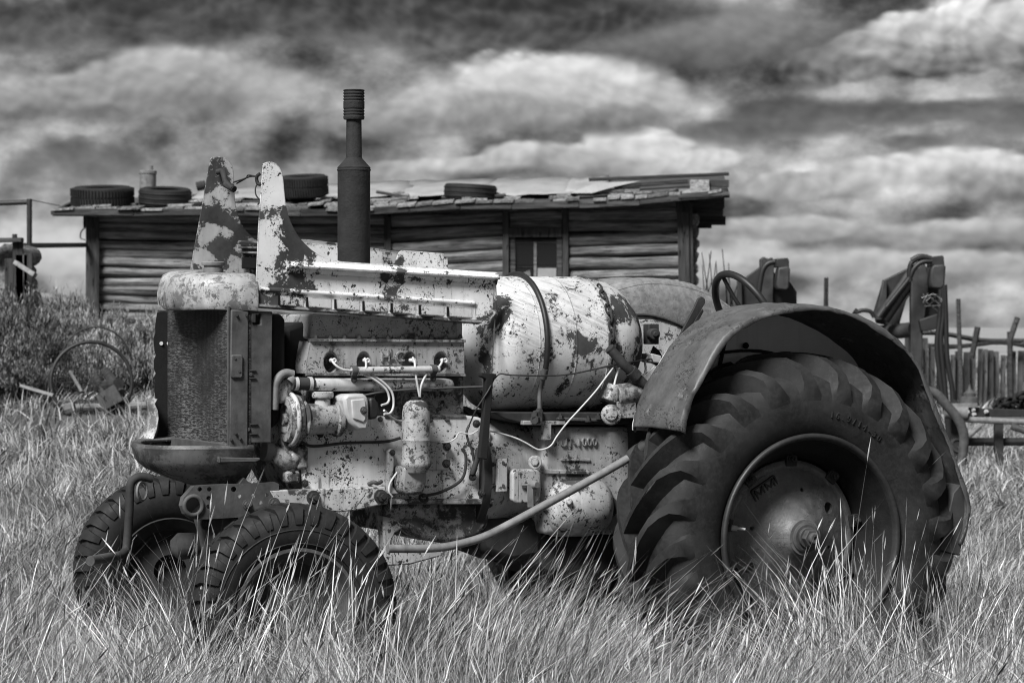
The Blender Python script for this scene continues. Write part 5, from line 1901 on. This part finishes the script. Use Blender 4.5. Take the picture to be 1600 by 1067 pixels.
# second mast on the left
lprism('upright', [(1188, 405), (1193, 401), (1200, 404), (1207, 402), (1210, 412), (1206, 520), (1188, 520)], 24.4, .12, 'loader_pale')
lprism('upright', [(1208, 425), (1234, 440), (1245, 456), (1246, 620), (1210, 620)], 24.5, .16, 'loader')
lprism('head_block', [(1213, 404), (1231, 403), (1233, 407), (1233, 418), (1213, 418)], 24.2, .22, 'loader')
lprism('head_block', [(1216, 418), (1232, 416), (1235, 420), (1233, 450), (1229, 454), (1215, 452), (1213, 445)], 24.1, .25, 'loader_pale', .02)
lprism('boom_plate', [(1156, 440), (1186, 418), (1208, 408), (1200, 450), (1180, 500), (1145, 500)], 24.7, .08, 'loader')
lprism('boom_web', [(1152, 436), (1159, 434), (1161, 500), (1152, 500)], 24.6, .06, 'loader')
MB().tube([lp(1211, 409, 24.1), lp(1200, 412, 24.1), lp(1192, 422, 24.1), lp(1188, 440, 24.1), lp(1184, 470, 24.1)], .032, 8, 5).build('hydraulic_hose', 'hose', LD, smooth=60)
for x_ in (1200, 1430):
    MB().bar(lp(x_, 600, 24.3), Vector((lp(x_, 600, 24.3).x, .3, -.05)), .2, .2, (0, 1, 0)).build('leg', 'loader', LD)
st2 = MB()
for k in range(14):
    a_ = lp(1459 + random.gauss(0, 5), 470 + random.gauss(0, 5), 23.6)
    d_ = Vector((random.gauss(0, .05), random.gauss(0, .03), random.gauss(0, .045)))
    st2.tube([a_ - d_, a_ + Vector((random.gauss(0, .02), 0, random.gauss(0, .02))), a_ + d_], .003, 4, 3)
nsto = st2.build('straw_nest', 'straw', LD)
nsto['kind'] = 'stuff'

# implement with drawbar lying in the grass
IS = 1.5
IM = empty('farm_implement', world(1540, 760, 30))
IM.location.z = 0
tag(IM, 'low steel field implement with drawbar, curved pipe and rods at the right edge', 'implement')


def ip(x, y, Y=20.0):
    return world(x, y, Y + 10) - IM.location


MB().tube([ip(1440, 608, 19.4), ip(1462, 615, 19.4), ip(1478, 632, 19.4), ip(1497, 655, 19.4), ip(1506, 680, 19.4), ip(1505, 705, 19.4), ip(1503, 725, 19.4)], .050, 14, 5).build('curved_pipe', 'rust_mid', IM, smooth=60)
MB().prism([ip(1510, 635), ip(1526, 635), ip(1534, 638), ip(1700, 643), ip(1700, 652), ip(1540, 651), ip(1528, 654), ip(1506, 651), ip(1519, 644)], (0, .10, 0)).build('drawbar', 'loader', IM, bevel=.006)
MB().bar(ip(1470, 634), ip(1526, 633), .09, .045, (0, 1, 0)).build('top_rail', 'rust_light', IM)
MB().cyl(ip(1476, 643, 19.9), ip(1511, 646, 19.9), .05 * IS, n=14).build('rusty_sleeve', 'rust_light', IM)
MB().cyl(ip(1505, 655, 19.9), ip(1700, 664, 19.9), .022 * IS, n=10).build('rod', 'rust_light', IM)
MB().cyl(ip(1550, 654, 20.3), ip(1700, 658, 20.3), .02 * IS, n=10).build('rod', 'rust_mid', IM)
MB().cyl(ip(1510, 690, 20.2), ip(1600, 690, 20.2), .03 * IS, n=10).build('rod', 'rust', IM)
MB().cyl(ip(1513, 682, 19.6), ip(1531, 666, 19.6), .018 * IS, n=10).build('strut', 'rust_light', IM)
MB().cyl(ip(1580, 666, 19.8), ip(1660, 690, 19.8), .025 * IS, n=10).build('strut', 'rust_mid', IM)
j_ = MB().lathe(ip(1515, 634, 20.1), UP, [(0, .105), (.09, .09), (.1, .067), (.135, .067), (.15, .045), (.18, .018), (.22, .015)], 16)
j_.build('jack_screw', 'rust_mid', IM, smooth=40)
b_ = MB()
for k, (x_, y_) in enumerate(((1521, 640), (1522, 647), (1541, 643))):
    MB().bolt(ip(x_, y_, 19.98), (0, -1, 0), .018).build('bolt', 'alu', IM)
for x_ in (1492, 1560, 1640):
    MB().bar(ip(x_, 655, 20.1), Vector((ip(x_, 655, 20.1).x, .1, -.05)), .09, .09, (0, 1, 0)).build('leg', 'rust', IM)
MB().prism([ip(1488, 622, 20.4), ip(1506, 632, 20.4), ip(1486, 634, 20.4)], (0, .1, 0)).build('gusset', 'loader', IM)
MB().torus(ip(1497, 697, 19.5), Vector((.3, -1, .6)), .075, .02, 20, 6).build('pivot_ring', 'rust', IM, smooth=60)
# coil of chain heaped on the drawbar
CH = empty('chain_heap', world(1590, 632, 31.5))
tag(CH, 'heap of black heavy chain on the implement at the right edge', 'chain')
for k in range(46):
    x_ = random.uniform(1560, 1640)
    y_ = random.uniform(max(612, 632 - (x_ - 1560) * .5), 640)
    MB().torus(world(x_, y_, 31.4 + random.uniform(-.3, .3)) - CH.location, Vector((random.gauss(0, 1), random.gauss(0, 1), random.gauss(0, 1))), .055, .018, 14, 6, stretch=1.5).build('link', 'black', CH, smooth=60)

# slab fence
FN = empty('slab_fence', world(1500, 620, 56))
FN.location.z = 0
tag(FN, 'tall fence of upright weathered slabs at the right edge', 'fence')
x = 1322.
while x < 1660:
    Y = 56 + (x - 1500) * .012
    w_ = random.uniform(6.5, 10.5)
    top = random.uniform(541, 556) if random.random() > .14 else random.uniform(512, 522)
    if x < 1446:
        top -= random.uniform(12, 30)
    p0 = world(x, 500, Y)
    h = world(x, top, Y).z + .1
    lean = random.uniform(-.03, .03)
    ww = w_ / FPX * Y
    o_ = Vector((p0.x - FN.location.x, p0.y - FN.location.y, -.1))
    MB().hexa([(0, 0, 0), (ww, 0, 0), (ww, .05, 0), (0, .05, 0), (lean, 0, h), (ww + lean, 0, h - random.uniform(0, .05)), (ww + lean, .05, h), (lean, .05, h)]).build('slab', 'picket', FN, o_, smooth=0)
    x += w_ + (random.uniform(.2, 1.2) if random.random() < .8 else random.uniform(2, 5))
for y_ in (529, 541):
    a_ = world(1438, y_ - 2, 56.3) - FN.location
    b_ = world(1660, y_ + 4, 57) - FN.location
    log_piece('rail', a_, b_, .05, 'picket', FN, seg=14, n=7, wob=.06)
for (x0, y0, x1, y1, Y, r, lab) in ((1497, 467, 1502, 620, 55, .05, 'thin dark pole rising above the slab fence'), (1528, 511, 1519, 560, 54.6, .055, 'short dark stick leaning right on the slab fence'),
                                    (1590, 496, 1578, 535, 54.4, .06, 'slanted dark post beside the right edge'), (1290, 434, 1291, 620, 48, .045, 'grey pole standing between the two loader masts'),
                                    (1578, 518, 1580, 620, 55, .055, 'fence post topped by the slanted dark post'), (1596, 540, 1640, 512, 54, .05, 'dark rail slanting off the right edge')):
    a_, b_ = world(x0, y0, Y), world(x1, y1, Y)
    if b_.z < .4:
        b_.z = -.05
    tag(log_piece('fence_pole', b_, a_, r, 'post', None, seg=6, n=8), lab, 'pole')
RKs = MB()
v, f = [], []
for (x, y, rx, rz, lab) in ((1546, 553, 26, 14, 'round grey boulder behind the slab fence'),):
    c = world(x, y, 62)
    n, k = 14, 8
    m = MB()
    pr = [(-rz / FPX * 62 + 2 * rz / FPX * 62 * i / k, rx / FPX * 62 * math.sqrt(max(0, 1 - (2 * i / k - 1) ** 2)) * random.uniform(.9, 1.08)) for i in range(k + 1)]
    m.lathe((0, 0, 0), UP, pr, n)
    o = m.build('hay_bale', 'straw_far', None, (c.x, c.y, c.z), smooth=60)
    tag(o, 'pale rounded hay mound behind the slab fence', 'hay mound')
    o.location.z = rz / FPX * 62 * .9 + .55
# bare shrub behind the steering wheel
bs = empty('bare_shrub', world(1130, 620, 46))
bs.location.z = 0
tag(bs, 'bare twiggy shrub seen through the steering wheel', 'shrub')
for k in range(16):
    x_ = random.uniform(1092, 1196)
    y_ = random.uniform(385, 455)
    a_ = Vector((random.uniform(-.3, .3), 0, 0))
    b_ = world(x_, y_, 46 + random.uniform(-.4, .4)) - bs.location
    MB().tube([a_, (a_ + b_) / 2 + Vector((random.gauss(0, .1), 0, 0)), b_], .022, 5, 4, taper=.006).build('branch', 'twig', bs, smooth=60)
# low far hills that close the horizon
hl = MB()
rows = []
for i in range(61):
    a = R(-40 + 80 * i / 60)
    h = 2.2 + 1.0 * math.sin(i * .37) + .6 * math.sin(i * .9 + 1)
    rows.append([(math.sin(a) * 2300, math.cos(a) * 2300, -2), (math.sin(a) * 2450, math.cos(a) * 2450, h * .8), (math.sin(a) * 2600, math.cos(a) * 2600, h), (math.sin(a) * 3000, math.cos(a) * 3000, -2)])
hl.grid(rows)
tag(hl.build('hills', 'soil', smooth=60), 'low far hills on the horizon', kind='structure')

# ================================================================== GRASS
TRM = Matrix.Rotation(-PSI, 3, 'Z')


def blades(name, n, y0, y1, hlo, hhi, wid, segs, mat, label, lean=.35, margin=.35, seedheads=False, bias=(.10, 0), dens=None, wheel=True, tuft=1, spread=.0):
    rr = np.random.default_rng(abs(hash(name)) % 1000 if False else len(name) * 7 + int(y0 * 10))
    nt = max(1, n // tuft)
    ty = y0 + (y1 - y0) * rr.uniform(0, 1, nt)
    tx_ = rr.uniform(-1, 1, nt) * (ty * .186 + margin)
    th_ = rr.uniform(.70, 1.22, nt)
    own = rr.integers(0, nt, n)
    sg = spread * (ty[own] / 11)
    ox, oy = rr.normal(0, 1, n) * sg, rr.normal(0, 1, n) * sg
    x, y = tx_[own] + ox, ty[own] + oy
    hmul = th_[own]
    if dens is not None:
        keep = rr.uniform(0, 1, n) < dens(x, y)
        x, y, ox, oy, hmul = x[keep], y[keep], ox[keep], oy[keep], hmul[keep]
    # nothing grows through the wheels
    if wheel:
        lx = (x - OX) * cP + (y - OY) * sP
        lv = -(-(x - OX) * sP + (y - OY) * cP)
        bad = (np.abs(lx) < .62) & (np.abs(np.abs(lv) - .63) < .20)
        bad |= (np.abs(lx + 2.1) < .33) & (np.abs(np.abs(lv) - .53) < .11)
        under = (lx > -2.3) & (lx < .6) & (np.abs(lv) < .45)
        bad |= under & (rr.uniform(0, 1, len(x)) < .2)
        front_ = (lx > -2.7) & (lx < 1.0) & (lv > .40) & (lv < 1.7)
        hmul = np.where(front_, hmul * (1.0 if seedheads else 1.14), hmul)
        gap = (lx > -1.75) & (lx < -.62) & (lv > .3) & (lv < 1.3)
        rearf = (lx > -.75) & (lx < .95) & (lv > .80) & (lv < 1.5)
        hmul = np.where(rearf, hmul * (1.0 if seedheads else 1.10), hmul)
        hmul = np.where(gap, hmul * (.85 if seedheads else 1.15), hmul)
        x, y, under, ox, oy, hmul = x[~bad], y[~bad], under[~bad], ox[~bad], oy[~bad], hmul[~bad]
    else:
        under = np.zeros(len(x), bool)
    n = len(x)
    z = gz(x, y)
    clump = .5 + .5 * np.sin(x * 5.1 + 2 * np.sin(y * 3.3)) * np.cos(y * 4.3 + 1.5 * np.sin(x * 2.9))
    clump = (.74 + .36 * clump * rr.uniform(.6, 1.2, n)) * hmul
    h = (hlo + (hhi - hlo) * rr.beta(1.6, 2.2, n)) * clump
    h = np.where(under, h * .92, h)
    az = rr.uniform(0, 2 * np.pi, n)
    ln = np.abs(rr.normal(0, lean, n))
    out = 1.0 / (np.hypot(ox, oy) + 1e-6) * (spread > 0)
    k_ = .55 * ln
    dx, dy = np.cos(az) * ln * (.55 if spread > 0 else 1) + ox * out * k_ + bias[0], np.sin(az) * ln * (.55 if spread > 0 else 1) + oy * out * k_ + bias[1]
    swirl = .38 * np.sin(x * 2.3 + 1.7 * np.sin(y * 1.9)) + .22 * np.sin(x * 5.3 - y * 3.1)
    dx = dx + (swirl if not seedheads else swirl * .4)
    dy = dy + .25 * np.cos(x * 1.9 + y * 2.7)
    curl = rr.uniform(.4, 1.6, n)
    sa = rr.uniform(0, np.pi, n)
    sx_, sy_ = np.cos(sa), np.sin(sa)
    ww = wid * rr.uniform(.6, 1.3, n)
    S = segs
    nv = 2 * S + 1
    V = np.empty((n, nv, 3))
    for i in range(S + 1):
        f = i / S
        bend = f ** (1 + curl * .9)
        hz = h * f * (1 - .28 * np.minimum(ln, 1.2) * f)
        cx, cy = x + dx * h * bend, y + dy * h * bend
        if i < S:
            if seedheads:
                wf = ww * (.55 if f < .72 else 1.0)
            else:
                wf = ww * (1 - f) ** .6
            V[:, 2 * i, 0], V[:, 2 * i, 1], V[:, 2 * i, 2] = cx - sx_ * wf / 2, cy - sy_ * wf / 2, z + hz
            V[:, 2 * i + 1, 0], V[:, 2 * i + 1, 1], V[:, 2 * i + 1, 2] = cx + sx_ * wf / 2, cy + sy_ * wf / 2, z + hz
        else:
            V[:, nv - 1, 0], V[:, nv - 1, 1], V[:, nv - 1, 2] = cx, cy, z + hz
    tris = []
    for i in range(S - 1):
        a = 2 * i
        tris += [(a, a + 1, a + 3), (a, a + 3, a + 2)]
    tris.append((2 * S - 2, 2 * S - 1, 2 * S))
    T = np.array(tris)
    F = (np.arange(n)[:, None, None] * nv + T[None]).reshape(-1, 3)
    verts = V.reshape(-1, 3)
    if seedheads:
        # a plump spike at each tip: three thin leaves of chaff round the stalk
        tip = V[:, nv - 1]
        prev = (V[:, nv - 3] + V[:, nv - 2]) / 2
        d = tip - prev
        d /= np.linalg.norm(d, axis=1)[:, None]
        Ls = rr.uniform(.05, .10, n)
        sel = rr.uniform(0, 1, n) < .75
        tip, d, Ls = tip[sel], d[sel], Ls[sel]
        k = len(tip)
        extra = []
        for q in range(3):
            a = q * np.pi / 3
            s = np.stack([np.full(k, math.cos(a)), np.full(k, math.sin(a)), np.zeros(k)], 1)
            s = s - d * (s * d).sum(1)[:, None]
            s /= np.linalg.norm(s, axis=1)[:, None]
            wv_ = (.0019 + .0014 * rr.uniform(0, 1, k))[:, None]
            E = np.stack([tip - d * (Ls * .35)[:, None], tip + d * (Ls * .05)[:, None] + s * wv_, tip + d * (Ls * .65)[:, None], tip + d * (Ls * .05)[:, None] - s * wv_], 1)
            base = len(verts) + sum(len(e) for e in extra)
            extra.append(E.reshape(-1, 3))
            qv = np.arange(k)[:, None] * 4 + base
            F = np.concatenate([F, np.concatenate([qv + 0, qv + 1, qv + 2], 1), np.concatenate([qv + 0, qv + 2, qv + 3], 1)])
        verts = np.concatenate([verts] + extra)
    me = bpy.data.meshes.new(name)
    me.vertices.add(len(verts))
    me.vertices.foreach_set('co', verts.reshape(-1))
    me.loops.add(len(F) * 3)
    me.loops.foreach_set('vertex_index', F.reshape(-1).astype(np.int32))
    me.polygons.add(len(F))
    me.polygons.foreach_set('loop_start', np.arange(len(F)) * 3)
    me.update(calc_edges=True)
    me.materials.append(M[mat])
    o = bpy.data.objects.new(name, me)
    C.objects.link(o)
    tag(o, label, 'grass', kind='stuff')
    return o


patch = lambda x, y: np.clip(.62 + .55 * np.sin(x * 3.1 + 1.3 * np.sin(y * 2.2)) * np.cos(y * 3.7 + x * 1.1), .22, 1)
blades('grass', 105000, 8.3, 13.2, .22, .62, .0048, 5, 'straw', 'tangled dry bunch grass round the tractor', .85, tuft=60, spread=.045, dens=patch)
blades('short_grass', 46000, 8.6, 13.6, .08, .34, .0052, 4, 'straw', 'short matted dry grass under the taller blades', 1.4, tuft=40, spread=.09)
blades('seed_stalks', 4000, 8.8, 12.6, .42, .88, .0032, 5, 'straw', 'tall dry grass stalks with seed heads before the tractor', .34, bias=(.24, 0), seedheads=True, tuft=8, spread=.05)
blades('meadow_grass', 75000, 13.2, 22, .10, .40, .0085, 3, 'straw_far', 'dry meadow grass behind the tractor', 1.1, wheel=False, tuft=50, spread=.06)
blades('far_meadow_grass', 80000, 21, 46, .10, .40, .017, 2, 'straw_far', 'far dry meadow grass up to the cabin and fence', 1.1, margin=1, wheel=False, tuft=40, spread=.07, dens=lambda x, y: np.where((x < -3.2) & (y > 25.5) & (y < 28.1), .12, 1.0))
blades('farthest_grass', 36000, 44, 90, .15, .5, .035, 2, 'straw_far', 'farthest dry grass beyond the fence', .7, margin=2, wheel=False, tuft=20, spread=.06)
